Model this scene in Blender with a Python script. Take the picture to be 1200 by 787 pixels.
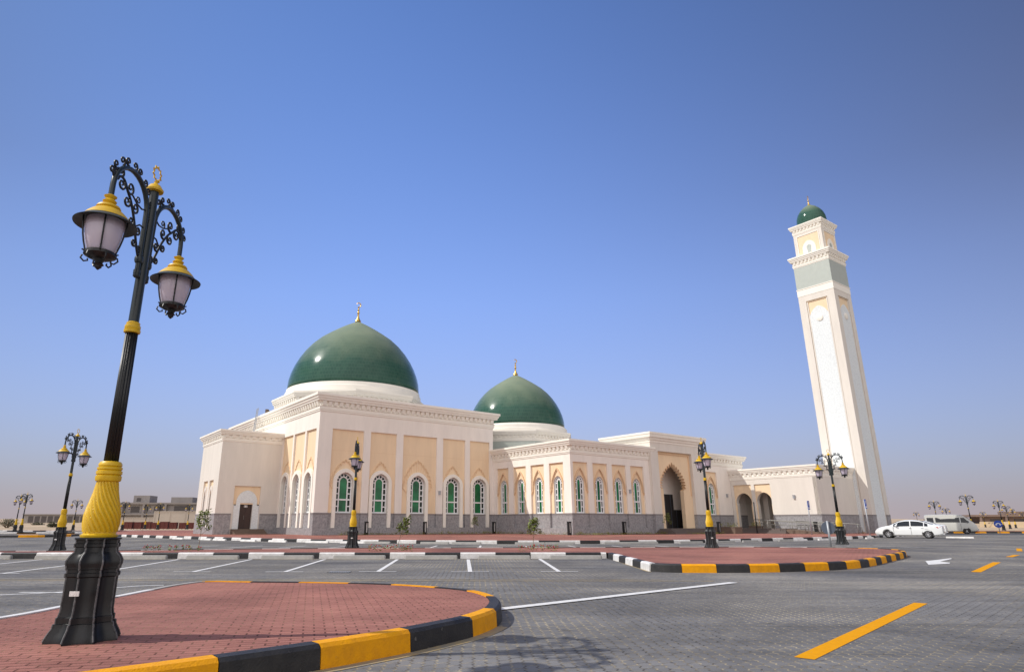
import bpy, bmesh, math, random
from math import sin, cos, pi, radians, sqrt
from mathutils import Vector, Matrix
from mathutils.geometry import tessellate_polygon
random.seed(7)
for o in list(bpy.data.objects): bpy.data.objects.remove(o)
sc = bpy.context.scene
ORD = ['first', 'second', 'third', 'fourth', 'fifth', 'sixth', 'seventh', 'eighth', 'ninth', 'tenth', 'eleventh', 'twelfth', 'thirteenth', 'fourteenth', 'fifteenth', 'sixteenth', 'seventeenth', 'eighteenth', 'nineteenth', 'twentieth', 'twenty-first', 'twenty-second']
COL = sc.collection
# ------------------------------------------------------------------ camera
cam = bpy.data.cameras.new("camera"); camo = bpy.data.objects.new("camera", cam); COL.objects.link(camo)
camo.location = (0, 0, 1.15); camo.rotation_euler = (radians(90 + 16.53), 0, 0)
cam.sensor_width = 36; cam.lens = 741 / 1200 * 36; cam.shift_x = 43 / 1200
cam.clip_start = .1; cam.clip_end = 6000
sc.camera = camo
# ------------------------------------------------------------------ sky, sun, exposure
SUN_AZ, SUN_EL = radians(187.5), radians(44.6)          # direction towards the sun, from +X counter-clockwise
w = bpy.data.worlds.new("World"); sc.world = w; w.use_nodes = True
nt = w.node_tree; bg = nt.nodes['Background']
sky = nt.nodes.new('ShaderNodeTexSky'); sky.sky_type = 'NISHITA'; sky.sun_disc = False
sky.sun_elevation = SUN_EL; sky.sun_rotation = (pi / 2 - SUN_AZ) % (2 * pi)
sky.air_density = 1.0; sky.dust_density = 2.0; sky.ozone_density = 3.0; sky.altitude = 0
_n = nt.nodes
tint = _n.new('ShaderNodeMix'); tint.data_type = 'RGBA'; tint.blend_type = 'MULTIPLY'; tint.inputs[0].default_value = 1
tint.inputs[7].default_value = (.55, .925, 1.44, 1)
_tc = _n.new('ShaderNodeTexCoord'); _sp = _n.new('ShaderNodeSeparateXYZ'); nt.links.new(_tc.outputs['Generated'], _sp.inputs[0])
def _m(op, a, b=None):
    k = _n.new('ShaderNodeMath'); k.operation = op
    for i, v in enumerate((a, b)):
        if v is None: continue
        if isinstance(v, (int, float)): k.inputs[i].default_value = v
        else: nt.links.new(v, k.inputs[i])
    return k.outputs[0]
_up = _m('MAXIMUM', _sp.outputs[2], 0.0)
_dk = _n.new('ShaderNodeMix'); _dk.data_type = 'RGBA'; _dk.blend_type = 'MULTIPLY'; _dk.inputs[6].default_value = (1, 1, 1, 1); _dk.inputs[0].default_value = 1
_fac = _m('SUBTRACT', 1.0, _m('MULTIPLY', _m('MAXIMUM', _m('SUBTRACT', _up, .33), 0.0), .85))
_side = _m('SUBTRACT', 1.0, _m('MULTIPLY', _m('MULTIPLY', _m('MULTIPLY', _sp.outputs[0], _sp.outputs[0]), _m('MINIMUM', _m('MULTIPLY', _up, 2.2), 1.0)), 1.2))
_fac = _m('MULTIPLY', _fac, _side)
_cb = _n.new('ShaderNodeCombineXYZ')
for _i in range(3): nt.links.new(_fac, _cb.inputs[_i])
nt.links.new(_cb.outputs[0], _dk.inputs[7])
_sk = _n.new('ShaderNodeMix'); _sk.data_type = 'RGBA'; _sk.blend_type = 'MULTIPLY'; _sk.inputs[0].default_value = 1
nt.links.new(sky.outputs[0], _sk.inputs[6]); nt.links.new(_dk.outputs[2], _sk.inputs[7]); nt.links.new(_sk.outputs[2], tint.inputs[6])
_hz = _m('MULTIPLY', _m('EXPONENT', _m('MULTIPLY', _up, -3.5)), .97)      # dust haze that thickens towards the horizon
hzm = _n.new('ShaderNodeMix'); hzm.data_type = 'RGBA'; nt.links.new(_hz, hzm.inputs[0]); nt.links.new(tint.outputs[2], hzm.inputs[6]); hzm.inputs[7].default_value = (2.55, 2.17, 2.30, 1)
# whitish fill added to the unseen sky behind the camera, brightens shaded walls
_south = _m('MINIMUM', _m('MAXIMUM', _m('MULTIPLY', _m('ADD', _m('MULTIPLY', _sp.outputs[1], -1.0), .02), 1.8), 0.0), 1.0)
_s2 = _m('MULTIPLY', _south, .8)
back_fill = _n.new('ShaderNodeMix'); back_fill.data_type = 'RGBA'; nt.links.new(_s2, back_fill.inputs[0]); nt.links.new(hzm.outputs[2], back_fill.inputs[6]); back_fill.inputs[7].default_value = (7.3, 6.8, 6.4, 1)
_dim = _m('SUBTRACT', 1.0, _m('MULTIPLY', _m('MULTIPLY', _sp.outputs[0], _sp.outputs[0]), .4)); _c3 = _n.new('ShaderNodeCombineXYZ')
for _i in range(3): nt.links.new(_dim, _c3.inputs[_i])
_fm = _n.new('ShaderNodeMix'); _fm.data_type = 'RGBA'; _fm.blend_type = 'MULTIPLY'; _fm.inputs[0].default_value = 1
nt.links.new(back_fill.outputs[2], _fm.inputs[6]); nt.links.new(_c3.outputs[0], _fm.inputs[7]); nt.links.new(_fm.outputs[2], bg.inputs[0]); bg.inputs[1].default_value = .15
S = Vector((cos(SUN_AZ) * cos(SUN_EL), sin(SUN_AZ) * cos(SUN_EL), sin(SUN_EL)))
sun = bpy.data.lights.new("sun", 'SUN'); sun.energy = 2.6; sun.angle = radians(.5); sun.color = (1, .95, .87)
suno = bpy.data.objects.new("sun", sun); COL.objects.link(suno); suno.rotation_euler = S.to_track_quat('Z', 'Y').to_euler()
vs = sc.view_settings; vs.view_transform = 'Standard'; vs.look = 'None'; vs.gamma = 1; vs.use_curve_mapping = False; vs.exposure = .44

# ------------------------------------------------------------------ materials
def newmat(name):
    m = bpy.data.materials.new(name); m.use_nodes = True
    return m, m.node_tree, m.node_tree.nodes['Principled BSDF']
def mat(name, col, rough=.6, metal=0, noise=0, nscale=8, bump=0, bscale=40, col2=None, spec=None, streak=0, coat=0, chips=None):
    m, t, b = newmat(name)
    b.inputs['Roughness'].default_value = rough; b.inputs['Metallic'].default_value = metal
    if spec is not None: b.inputs['Specular IOR Level'].default_value = spec
    if coat: b.inputs['Coat Weight'].default_value = coat; b.inputs['Coat Roughness'].default_value = .08
    tc = t.nodes.new('ShaderNodeTexCoord')
    if noise or col2:
        n = t.nodes.new('ShaderNodeTexNoise'); n.inputs['Scale'].default_value = nscale; n.inputs['Detail'].default_value = 6; n.inputs['Roughness'].default_value = .65
        if streak:
            mp = t.nodes.new('ShaderNodeMapping'); mp.inputs['Scale'].default_value = (1, 1, streak); t.links.new(tc.outputs['Object'], mp.inputs[0]); t.links.new(mp.outputs[0], n.inputs[0])
        else: t.links.new(tc.outputs['Object'], n.inputs[0])
        r = t.nodes.new('ShaderNodeValToRGB'); c2 = col2 or tuple(c * (1 - noise) for c in col)
        r.color_ramp.elements[0].position = .32; r.color_ramp.elements[0].color = (*c2, 1)
        r.color_ramp.elements[1].position = .68; r.color_ramp.elements[1].color = (*col, 1)
        t.links.new(n.outputs[0], r.inputs[0]); t.links.new(r.outputs[0], b.inputs['Base Color'])
    else: b.inputs['Base Color'].default_value = (*col, 1)
    if chips:
        nc = t.nodes.new('ShaderNodeTexNoise'); nc.inputs['Scale'].default_value = 14; nc.inputs['Detail'].default_value = 8; nc.inputs['Roughness'].default_value = .7; t.links.new(tc.outputs['Object'], nc.inputs[0])
        rc = t.nodes.new('ShaderNodeValToRGB'); rc.color_ramp.elements[0].position = chips[1]; rc.color_ramp.elements[1].position = chips[1] + .035; t.links.new(nc.outputs[0], rc.inputs[0])
        mc = t.nodes.new('ShaderNodeMix'); mc.data_type = 'RGBA'; t.links.new(rc.outputs[0], mc.inputs[0]); t.links.new(r.outputs[0], mc.inputs[6]); mc.inputs[7].default_value = (*chips[0], 1); t.links.new(mc.outputs[2], b.inputs['Base Color'])
    if bump:
        n2 = t.nodes.new('ShaderNodeTexNoise'); n2.inputs['Scale'].default_value = bscale; n2.inputs['Detail'].default_value = 4
        t.links.new(tc.outputs['Object'], n2.inputs[0])
        bp = t.nodes.new('ShaderNodeBump'); bp.inputs['Strength'].default_value = bump; bp.inputs['Distance'].default_value = .02
        t.links.new(n2.outputs[0], bp.inputs['Height']); t.links.new(bp.outputs[0], b.inputs['Normal'])
    return m

def math_node(t, op, a, b=None, c=None):
    n = t.nodes.new('ShaderNodeMath'); n.operation = op
    for i, v in enumerate((a, b, c)):
        if v is None: continue
        if isinstance(v, (int, float)): n.inputs[i].default_value = v
        else: t.links.new(v, n.inputs[i])
    return n.outputs[0]

def paver(name, c1, c2, joint, bw, bh, rot=0, zig=0.0, joint_w=.012, rough=.85, stain=None, sand=None, offset=.5):
    """Blocks laid in world XY; zig bends the joints into the zigzag of interlocking blocks."""
    m, t, b = newmat(name); b.inputs['Roughness'].default_value = rough; b.inputs['Specular IOR Level'].default_value = .08
    tc = t.nodes.new('ShaderNodeTexCoord'); mp = t.nodes.new('ShaderNodeMapping'); mp.inputs['Rotation'].default_value = (0, 0, rot)
    t.links.new(tc.outputs['Object'], mp.inputs[0])
    sp = t.nodes.new('ShaderNodeSeparateXYZ'); t.links.new(mp.outputs[0], sp.inputs[0])
    x, y = sp.outputs[0], sp.outputs[1]
    if zig:
        zx = math_node(t, 'PINGPONG', y, bh / 2); zx = math_node(t, 'MULTIPLY', zx, zig)
        zy = math_node(t, 'PINGPONG', x, bw / 4); zy = math_node(t, 'MULTIPLY', zy, zig)
        x = math_node(t, 'ADD', x, zx); y = math_node(t, 'ADD', y, zy)
    cb = t.nodes.new('ShaderNodeCombineXYZ'); t.links.new(x, cb.inputs[0]); t.links.new(y, cb.inputs[1])
    br = t.nodes.new('ShaderNodeTexBrick'); t.links.new(cb.outputs[0], br.inputs['Vector'])
    br.inputs['Scale'].default_value = 1; br.inputs['Brick Width'].default_value = bw; br.inputs['Row Height'].default_value = bh
    br.inputs['Mortar Size'].default_value = joint_w; br.inputs['Mortar Smooth'].default_value = .2; br.offset = offset
    br.inputs['Color1'].default_value = (*c1, 1); br.inputs['Color2'].default_value = (*c2, 1)
    # joints filled with sand in some places and dark in others
    n = t.nodes.new('ShaderNodeTexNoise'); n.inputs['Scale'].default_value = .35; n.inputs['Detail'].default_value = 5; t.links.new(tc.outputs['Object'], n.inputs[0])
    n3 = t.nodes.new('ShaderNodeTexNoise'); n3.inputs['Scale'].default_value = 11; n3.inputs['Detail'].default_value = 2; t.links.new(tc.outputs['Object'], n3.inputs[0])
    r = t.nodes.new('ShaderNodeValToRGB'); r.color_ramp.elements[0].position = .42; r.color_ramp.elements[1].position = .6
    r.color_ramp.elements[0].color = (*joint, 1); r.color_ramp.elements[1].color = (*(sand or joint), 1)
    s_ = math_node(t, 'ADD', math_node(t, 'MULTIPLY', n.outputs[0], .55), math_node(t, 'MULTIPLY', n3.outputs[0], .45))
    t.links.new(s_, r.inputs[0]); t.links.new(r.outputs[0], br.inputs['Mortar'])
    # broad stains and fine grain
    n2 = t.nodes.new('ShaderNodeTexNoise'); n2.inputs['Scale'].default_value = .22; n2.inputs['Detail'].default_value = 9; n2.inputs['Roughness'].default_value = .62
    n2.inputs['Distortion'].default_value = .6; t.links.new(tc.outputs['Object'], n2.inputs[0])
    r2 = t.nodes.new('ShaderNodeValToRGB'); r2.color_ramp.elements[0].position = .34; r2.color_ramp.elements[1].position = .66
    r2.color_ramp.elements[0].color = (.62, .62, .64, 1); r2.color_ramp.elements[1].color = (1.12, 1.10, 1.07, 1); t.links.new(n2.outputs[0], r2.inputs[0])
    mx = t.nodes.new('ShaderNodeMix'); mx.data_type = 'RGBA'; mx.blend_type = 'MULTIPLY'; mx.inputs[0].default_value = 1
    t.links.new(br.outputs['Color'], mx.inputs[6]); t.links.new(r2.outputs[0], mx.inputs[7])
    n4 = t.nodes.new('ShaderNodeTexNoise'); n4.inputs['Scale'].default_value = 120; n4.inputs['Detail'].default_value = 3; t.links.new(tc.outputs['Object'], n4.inputs[0])
    r4 = t.nodes.new('ShaderNodeValToRGB'); r4.color_ramp.elements[0].position = .3; r4.color_ramp.elements[1].position = .7
    r4.color_ramp.elements[0].color = (.78, .78, .78, 1); r4.color_ramp.elements[1].color = (1.16, 1.16, 1.16, 1); t.links.new(n4.outputs[0], r4.inputs[0])
    mx2 = t.nodes.new('ShaderNodeMix'); mx2.data_type = 'RGBA'; mx2.blend_type = 'MULTIPLY'; mx2.inputs[0].default_value = 1
    t.links.new(mx.outputs[2], mx2.inputs[6]); t.links.new(r4.outputs[0], mx2.inputs[7])
    # long faint tyre-polished bands and small oil drips
    mq_ = t.nodes.new('ShaderNodeMapping'); mq_.inputs['Scale'].default_value = (.16, 1.5, 1); mq_.inputs['Rotation'].default_value = (0, 0, radians(-12)); t.links.new(tc.outputs['Object'], mq_.inputs[0])
    n5 = t.nodes.new('ShaderNodeTexNoise'); n5.inputs['Scale'].default_value = 1; n5.inputs['Detail'].default_value = 5; n5.inputs['Distortion'].default_value = .8; t.links.new(mq_.outputs[0], n5.inputs[0])
    r5 = t.nodes.new('ShaderNodeValToRGB'); r5.color_ramp.elements[0].position = .36; r5.color_ramp.elements[1].position = .6; k5 = .80 if zig else .9
    r5.color_ramp.elements[0].color = (k5, k5, k5, 1); r5.color_ramp.elements[1].color = (1.05, 1.05, 1.05, 1); t.links.new(n5.outputs[0], r5.inputs[0])
    vo = t.nodes.new('ShaderNodeTexVoronoi'); vo.inputs['Scale'].default_value = .75; t.links.new(tc.outputs['Object'], vo.inputs['Vector'])
    dd = math_node(t, 'ADD', vo.outputs['Distance'], math_node(t, 'MULTIPLY_ADD', n3.outputs[0], .16, -.08)); r6 = t.nodes.new('ShaderNodeValToRGB'); r6.color_ramp.elements[0].position = .02; r6.color_ramp.elements[1].position = .075
    r6.color_ramp.elements[0].color = (.55, .55, .56, 1); r6.color_ramp.elements[1].color = (1, 1, 1, 1); t.links.new(dd, r6.inputs[0])
    m5 = t.nodes.new('ShaderNodeMix'); m5.data_type = 'RGBA'; m5.blend_type = 'MULTIPLY'; m5.inputs[0].default_value = 1; t.links.new(mx2.outputs[2], m5.inputs[6]); t.links.new(r5.outputs[0], m5.inputs[7])
    m6 = t.nodes.new('ShaderNodeMix'); m6.data_type = 'RGBA'; m6.blend_type = 'MULTIPLY'; m6.inputs[0].default_value = 1 if zig else .5; t.links.new(m5.outputs[2], m6.inputs[6]); t.links.new(r6.outputs[0], m6.inputs[7])
    t.links.new(m6.outputs[2], b.inputs['Base Color'])
    bp = t.nodes.new('ShaderNodeBump'); bp.inputs['Strength'].default_value = .55; bp.inputs['Distance'].default_value = .01
    inv = math_node(t, 'SUBTRACT', 1, br.outputs['Fac']); hgt = math_node(t, 'ADD', inv, math_node(t, 'MULTIPLY', n4.outputs[0], .25))
    t.links.new(hgt, bp.inputs['Height']); t.links.new(bp.outputs[0], b.inputs['Normal'])
    return m

M = {}
M['grey_paver'] = paver('grey_paver', (.228, .226, .228), (.198, .197, .20), (.095, .09, .088), .215, .108, radians(90), .55, .009, sand=(.50, .43, .30))
M['red_paver'] = paver('red_paver', (.43, .195, .160), (.37, .165, .135), (.15, .065, .054), .20, .10, radians(-14), 0, .009, sand=(.36, .20, .14))
M['sand'] = mat('sand', (.52, .39, .25), .95, noise=.28, nscale=.05, bump=.2, bscale=2)
M['kerb_yellow'] = mat('kerb_yellow', (.88, .39, .004), .7, col2=(.70, .30, .012), nscale=9, spec=.2, chips=((.30, .22, .14), .66), bump=.35, bscale=60)
M['kerb_black'] = mat('kerb_black', (.011, .011, .013), .6, col2=(.030, .028, .027), nscale=7, chips=((.12, .11, .10), .64), bump=.35, bscale=60)
M['kerb_white'] = mat('kerb_white', (.82, .81, .80), .6, col2=(.60, .58, .55), nscale=5, bump=.3, bscale=60, chips=((.36, .34, .31), .65))
M['concrete'] = mat('concrete', (.40, .39, .37), .85, noise=.22, nscale=6, bump=.3)
M['line_white'] = mat('line_white', (.80, .79, .78), .8, col2=(.58, .57, .55), nscale=9, chips=((.26, .25, .24), .64))
M['line_yellow'] = mat('line_yellow', (.76, .33, .003), .85, noise=.15, nscale=14, spec=.1, chips=((.30, .20, .10), .66))
M['line_worn_yellow'] = mat('line_worn_yellow', (.44, .31, .12), .85, col2=(.23, .215, .18), nscale=5)
M['plaster'] = mat('plaster', (.90, .835, .765), .85, noise=.11, nscale=1.1, streak=.2, bump=.12, bscale=30)
M['plaster_warm'] = mat('plaster_warm', (.76, .71, .645), .85, noise=.11, nscale=1.1, streak=.2, bump=.12, bscale=30)
M['peach'] = mat('peach', (.88, .68, .46), .85, noise=.11, nscale=1.1, streak=.22, bump=.12, bscale=30)
M['peach_trim'] = mat('peach_trim', (.74, .53, .34), .85)
M['peach_relief'] = mat('peach_relief', (.82, .615, .40), .85)
M['cornice'] = mat('cornice', (.90, .86, .78), .8, noise=.06, nscale=.9, bump=.08)
M['granite'] = mat('granite', (.40, .39, .40), .42, col2=(.21, .205, .215), nscale=5.5, bump=.03, bscale=60)
M['granite_band'] = mat('granite_band', (.26, .24, .24), .4, noise=.2, nscale=8)
M['white_frame'] = mat('white_frame', (.82, .84, .85), .5)
M['tile_grey'] = mat('tile_grey', (.45, .49, .45), .5, noise=.08, nscale=2)
M['roof'] = mat('roof', (.5, .47, .43), .9)
M['dark_glass'] = mat('dark_glass', (.012, .014, .016), .08, spec=.6)
M['green_glass'] = mat('green_glass', (.016, .26, .095), .12, spec=.5, col2=(.004, .06, .025), nscale=.55)
M['border_glass'] = mat('border_glass', (.004, .022, .016), .12, spec=.5, noise=.5, nscale=3)
M['bronze_door'] = mat('bronze_door', (.045, .022, .018), .45)
M['brown_stone'] = mat('brown_stone', (.17, .12, .09), .6, noise=.25, nscale=4)
M['step_stone'] = mat('step_stone', (.15, .12, .11), .6, noise=.2, nscale=4)
M['steel'] = mat('steel', (.22, .215, .2), .45, .6)
M['gold'] = mat('gold', (.72, .47, .12), .3, .85)
M['lamp_black'] = mat('lamp_black', (.009, .011, .013), .42, noise=.4, nscale=30, spec=.5)
M['scuffed_lit_edge'] = mat('scuffed_lit_edge', (.16, .16, .165), .45, col2=(.03, .032, .035), nscale=14)  # scuffs plus the light caught on the ribs, painted as paler grey
M['lamp_green_black'] = mat('lamp_green_black', (.016, .026, .030), .34, spec=.5)
M['lamp_yellow'] = mat('lamp_yellow', (.72, .46, .010), .42, noise=.12, nscale=20, bump=.08, bscale=50)
M['lamp_gold'] = mat('lamp_gold', (.70, .44, .015), .45, noise=.15, nscale=20)
M['hat_under'] = mat('hat_under', (.035, .042, .04), .5)
M['car_white'] = mat('car_white', (.80, .82, .82), .25, coat=.6, noise=.02, nscale=3)
M['van_white'] = mat('van_white', (.58, .58, .54), .35, coat=.4, noise=.03, nscale=3)
M['car_silver'] = mat('car_silver', (.28, .29, .30), .3, .6)
M['tyre'] = mat('tyre', (.013, .013, .014), .8)
M['rim'] = mat('rim', (.62, .63, .65), .3, .7)
M['red_light'] = mat('red_light', (.55, .015, .02), .25)
M['clear_light'] = mat('clear_light', (.5, .52, .55), .15)
M['blue_sign'] = mat('blue_sign', (.015, .07, .42), .45)
M['white_sign'] = mat('white_sign', (.85, .85, .85), .5)
M['grey_metal'] = mat('grey_metal', (.42, .44, .47), .5, .3, noise=.1, nscale=10)
M['back_metal'] = mat('back_metal', (.10, .12, .16), .5, .3)
M['orange_plastic'] = mat('orange_plastic', (.85, .14, .02), .5)
M['far_concrete'] = mat('far_concrete', (.31, .285, .275), .9, noise=.2, nscale=.3)
M['far_dark'] = mat('far_dark', (.03, .026, .026), .8)
M['far_window'] = mat('far_window', (.10, .09, .09), .9)
M['far_wall'] = mat('far_wall', (.48, .425, .37), .9, noise=.08, nscale=.2)
M['far_brown'] = mat('far_brown', (.24, .17, .14), .9, noise=.2, nscale=.4)
M['far_tan'] = mat('far_tan', (.46, .34, .21), .9, noise=.15, nscale=.3)
M['barrier'] = mat('barrier', (.15, .035, .028), .7, noise=.35, nscale=1.5)
M['leaf'] = mat('leaf', (.13, .19, .03), .6, col2=(.22, .24, .05), nscale=6)
M['dry_leaf'] = mat('dry_leaf', (.095, .085, .045), .8, col2=(.06, .07, .03), nscale=1.2)
M['stem'] = mat('stem', (.19, .13, .075), .9)
M['flower'] = mat('flower', (.42, .015, .015), .6)
M['yellow_leaf'] = mat('yellow_leaf', (.30, .27, .03), .7, col2=(.12, .13, .02), nscale=5)
M['soil'] = mat('soil', (.22, .11, .07), .95, noise=.3, nscale=6)

def dome_mat():
    m, t, b = newmat('dome_tile'); b.inputs['Roughness'].default_value = .2; b.inputs['Specular IOR Level'].default_value = .2
    tc = t.nodes.new('ShaderNodeTexCoord'); sp = t.nodes.new('ShaderNodeSeparateXYZ'); t.links.new(tc.outputs['Object'], sp.inputs[0])
    ang = math_node(t, 'ARCTAN2', sp.outputs[1], sp.outputs[0]); rr = math_node(t, 'MULTIPLY', ang, 11)
    cb = t.nodes.new('ShaderNodeCombineXYZ'); t.links.new(rr, cb.inputs[0]); t.links.new(sp.outputs[2], cb.inputs[1])
    br = t.nodes.new('ShaderNodeTexBrick'); t.links.new(cb.outputs[0], br.inputs[0]); br.inputs['Scale'].default_value = 1
    br.inputs['Brick Width'].default_value = .5; br.inputs['Row Height'].default_value = .42; br.inputs['Mortar Size'].default_value = .012
    br.inputs['Color1'].default_value = (.042, .105, .078, 1); br.inputs['Color2'].default_value = (.033, .088, .066, 1); br.inputs['Mortar'].default_value = (.08, .145, .112, 1)
    n = t.nodes.new('ShaderNodeTexNoise'); n.inputs['Scale'].default_value = .6; n.inputs['Detail'].default_value = 8; t.links.new(tc.outputs['Object'], n.inputs[0])
    # pale dust that settled on the upper slopes
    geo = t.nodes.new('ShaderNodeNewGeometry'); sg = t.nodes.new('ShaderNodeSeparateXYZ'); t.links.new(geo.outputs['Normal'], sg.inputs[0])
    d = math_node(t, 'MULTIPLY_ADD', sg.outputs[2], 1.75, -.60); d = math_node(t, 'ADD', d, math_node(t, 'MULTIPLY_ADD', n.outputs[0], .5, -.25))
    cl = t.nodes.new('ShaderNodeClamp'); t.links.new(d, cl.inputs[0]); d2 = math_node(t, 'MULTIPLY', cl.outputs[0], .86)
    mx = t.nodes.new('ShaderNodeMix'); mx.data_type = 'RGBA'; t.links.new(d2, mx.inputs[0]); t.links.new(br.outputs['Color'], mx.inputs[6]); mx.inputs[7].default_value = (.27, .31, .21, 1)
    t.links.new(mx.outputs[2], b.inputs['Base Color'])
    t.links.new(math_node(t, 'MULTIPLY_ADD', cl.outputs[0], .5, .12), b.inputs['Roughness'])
    return m
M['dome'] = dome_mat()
def carved_mat():
    m, t, b = newmat('carved_white'); b.inputs['Roughness'].default_value = .8
    tc = t.nodes.new('ShaderNodeTexCoord')
    v_ = t.nodes.new('ShaderNodeTexVoronoi'); v_.inputs['Scale'].default_value = 4.0; t.links.new(tc.outputs['Object'], v_.inputs['Vector']); v_.feature = 'DISTANCE_TO_EDGE'
    r = t.nodes.new('ShaderNodeValToRGB'); r.color_ramp.elements[0].position = .03; r.color_ramp.elements[1].position = .14
    r.color_ramp.elements[0].color = (.68, .715, .73, 1); r.color_ramp.elements[1].color = (.76, .80, .81, 1)
    t.links.new(v_.outputs['Distance'], r.inputs[0]); t.links.new(r.outputs[0], b.inputs['Base Color'])
    bp = t.nodes.new('ShaderNodeBump'); bp.inputs['Strength'].default_value = .5; bp.inputs['Distance'].default_value = .03
    t.links.new(r.outputs[0], bp.inputs['Height']); t.links.new(bp.outputs[0], b.inputs['Normal'])
    return m
M['carved'] = carved_mat()
def glow_glass():
    m, t, b = newmat('lamp_glass'); b.inputs['Base Color'].default_value = (.62, .55, .66, 1); b.inputs['Roughness'].default_value = .15
    b.inputs['Transmission Weight'].default_value = .12; b.inputs['Subsurface Weight'].default_value = .0
    return m
M['lamp_glass'] = glow_glass()

# ------------------------------------------------------------------ mesh collector
class G:
    def __init__(s, xf=None): s.v = []; s.f = []; s.m = []; s.xf = xf or (lambda x, y, z: (x, y, z))
    def pt(s, x, y, z): s.v.append(s.xf(x, y, z)); return len(s.v) - 1
    def face(s, pts, mi=0): s.f.append([s.pt(*p) for p in pts]); s.m.append(mi)
    def box(s, x0, x1, y0, y1, z0, z1, mi=0):
        c = [s.pt(x, y, z) for x in (x0, x1) for y in (y0, y1) for z in (z0, z1)]
        for q in ((0, 1, 3, 2), (4, 6, 7, 5), (0, 4, 5, 1), (2, 3, 7, 6), (0, 2, 6, 4), (1, 5, 7, 3)):
            s.f.append([c[i] for i in q]); s.m.append(mi)
    def grid(s, rows, mi=0, closed=True, capa=False, capb=False):
        idx = [[s.pt(*p) for p in r] for r in rows]; n = len(rows[0])
        for a in range(len(rows) - 1):
            for i in range(n if closed else n - 1):
                j = (i + 1) % n
                s.f.append([idx[a][i], idx[a][j], idx[a + 1][j], idx[a + 1][i]]); s.m.append(mi)
        if capa: s.f.append(idx[0][::-1]); s.m.append(mi)
        if capb: s.f.append(idx[-1]); s.m.append(mi)
    def lathe(s, prof, cx=0, cy=0, n=24, mi=0, mod=None, cap=True):
        rows = []
        for r, z in prof:
            rows.append([(cx + r * (mod(2 * pi * i / n, z) if mod else 1) * cos(2 * pi * i / n), cy + r * (mod(2 * pi * i / n, z) if mod else 1) * sin(2 * pi * i / n), z) for i in range(n)])
        s.grid(rows, mi, True, cap, cap)
    def tube(s, pts, r, n=6, mi=0, cap=True):
        P = [Vector(p) for p in pts]; rows = []; up = None
        for i, p in enumerate(P):
            d = (P[min(i + 1, len(P) - 1)] - P[max(i - 1, 0)]).normalized()
            if up is None: up = Vector((0, 0, 1)) if abs(d.z) < .9 else Vector((1, 0, 0))
            a = (up - d * up.dot(d)).normalized(); b_ = d.cross(a); up = a
            rr = r[i] if isinstance(r, (list, tuple)) else r
            rows.append([tuple(p + (a * cos(2 * pi * k / n) + b_ * sin(2 * pi * k / n)) * rr) for k in range(n)])
        s.grid(rows, mi, True, cap, cap)
    def ribbon(s, pts, wd, y0, y1, mi=0, closed=False):
        """flat bar of width wd following 2D points (x,z) in the wall plane, from depth y0 to y1"""
        P = [Vector(p) for p in pts]; n = len(P); L = []; R = []
        for i, p in enumerate(P):
            if closed: d = (P[(i + 1) % n] - P[i - 1])
            else: d = (P[min(i + 1, n - 1)] - P[max(i - 1, 0)])
            d.normalize(); nn = Vector((-d.y, d.x)) * wd / 2; L.append(p + nn); R.append(p - nn)
        rows = [[(L[i].x, y0, L[i].y), (R[i].x, y0, R[i].y), (R[i].x, y1, R[i].y), (L[i].x, y1, L[i].y)] for i in range(n)]
        if closed: rows.append(rows[0])
        s.grid(rows, mi, True, not closed, not closed)
    def plate(s, outer, holes, y, mi=0):
        loops = [[Vector((x, z, 0)) for x, z in l] for l in [outer] + holes]
        flat = [p for l in loops for p in l]; idx = [s.pt(p.x, y, p.y) for p in flat]
        for tri in tessellate_polygon(loops): s.f.append([idx[i] for i in tri]); s.m.append(mi)
    def reveal(s, line, y0, y1, mi=0):
        rows = [[(x, y0, z), (x, y1, z)] for x, z in line]; s.grid(rows, mi, False)
    def build(s, name, mats, parent=None, smooth=False, recalc=True, loc=None, angle=None):
        me = bpy.data.meshes.new(name); me.from_pydata(s.v, [], s.f)
        for mm in (mats if isinstance(mats, (list, tuple)) else [mats]): me.materials.append(M[mm])
        me.polygons.foreach_set('material_index', s.m)
        if recalc:
            bm = bmesh.new(); bm.from_mesh(me)
            if smooth: bmesh.ops.remove_doubles(bm, verts=bm.verts, dist=1e-5)
            bmesh.ops.recalc_face_normals(bm, faces=bm.faces); bm.to_mesh(me); bm.free()
        if smooth:
            me.polygons.foreach_set('use_smooth', [True] * len(me.polygons))
            if angle: me.set_sharp_from_angle(angle=radians(angle))
        o = bpy.data.objects.new(name, me); COL.objects.link(o)
        if parent: o.parent = parent
        if loc: o.location = loc
        return o

def tag(o, label=None, cat=None, group=None, kind=None):
    if label: o['label'] = label
    if cat: o['category'] = cat
    if group: o['group'] = group
    if kind: o['kind'] = kind
    return o
def empty(name, loc, rz=0):
    o = bpy.data.objects.new(name, None); COL.objects.link(o); o.location = loc; o.rotation_euler = (0, 0, rz); o.empty_display_size = .3
    return o
def copy_tree(o, parent=None):
    c = o.copy(); COL.objects.link(c); c.parent = parent
    for ch in list(o.children): copy_tree(ch, c)
    return c
def structure(o): o['kind'] = 'structure'; return o

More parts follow.
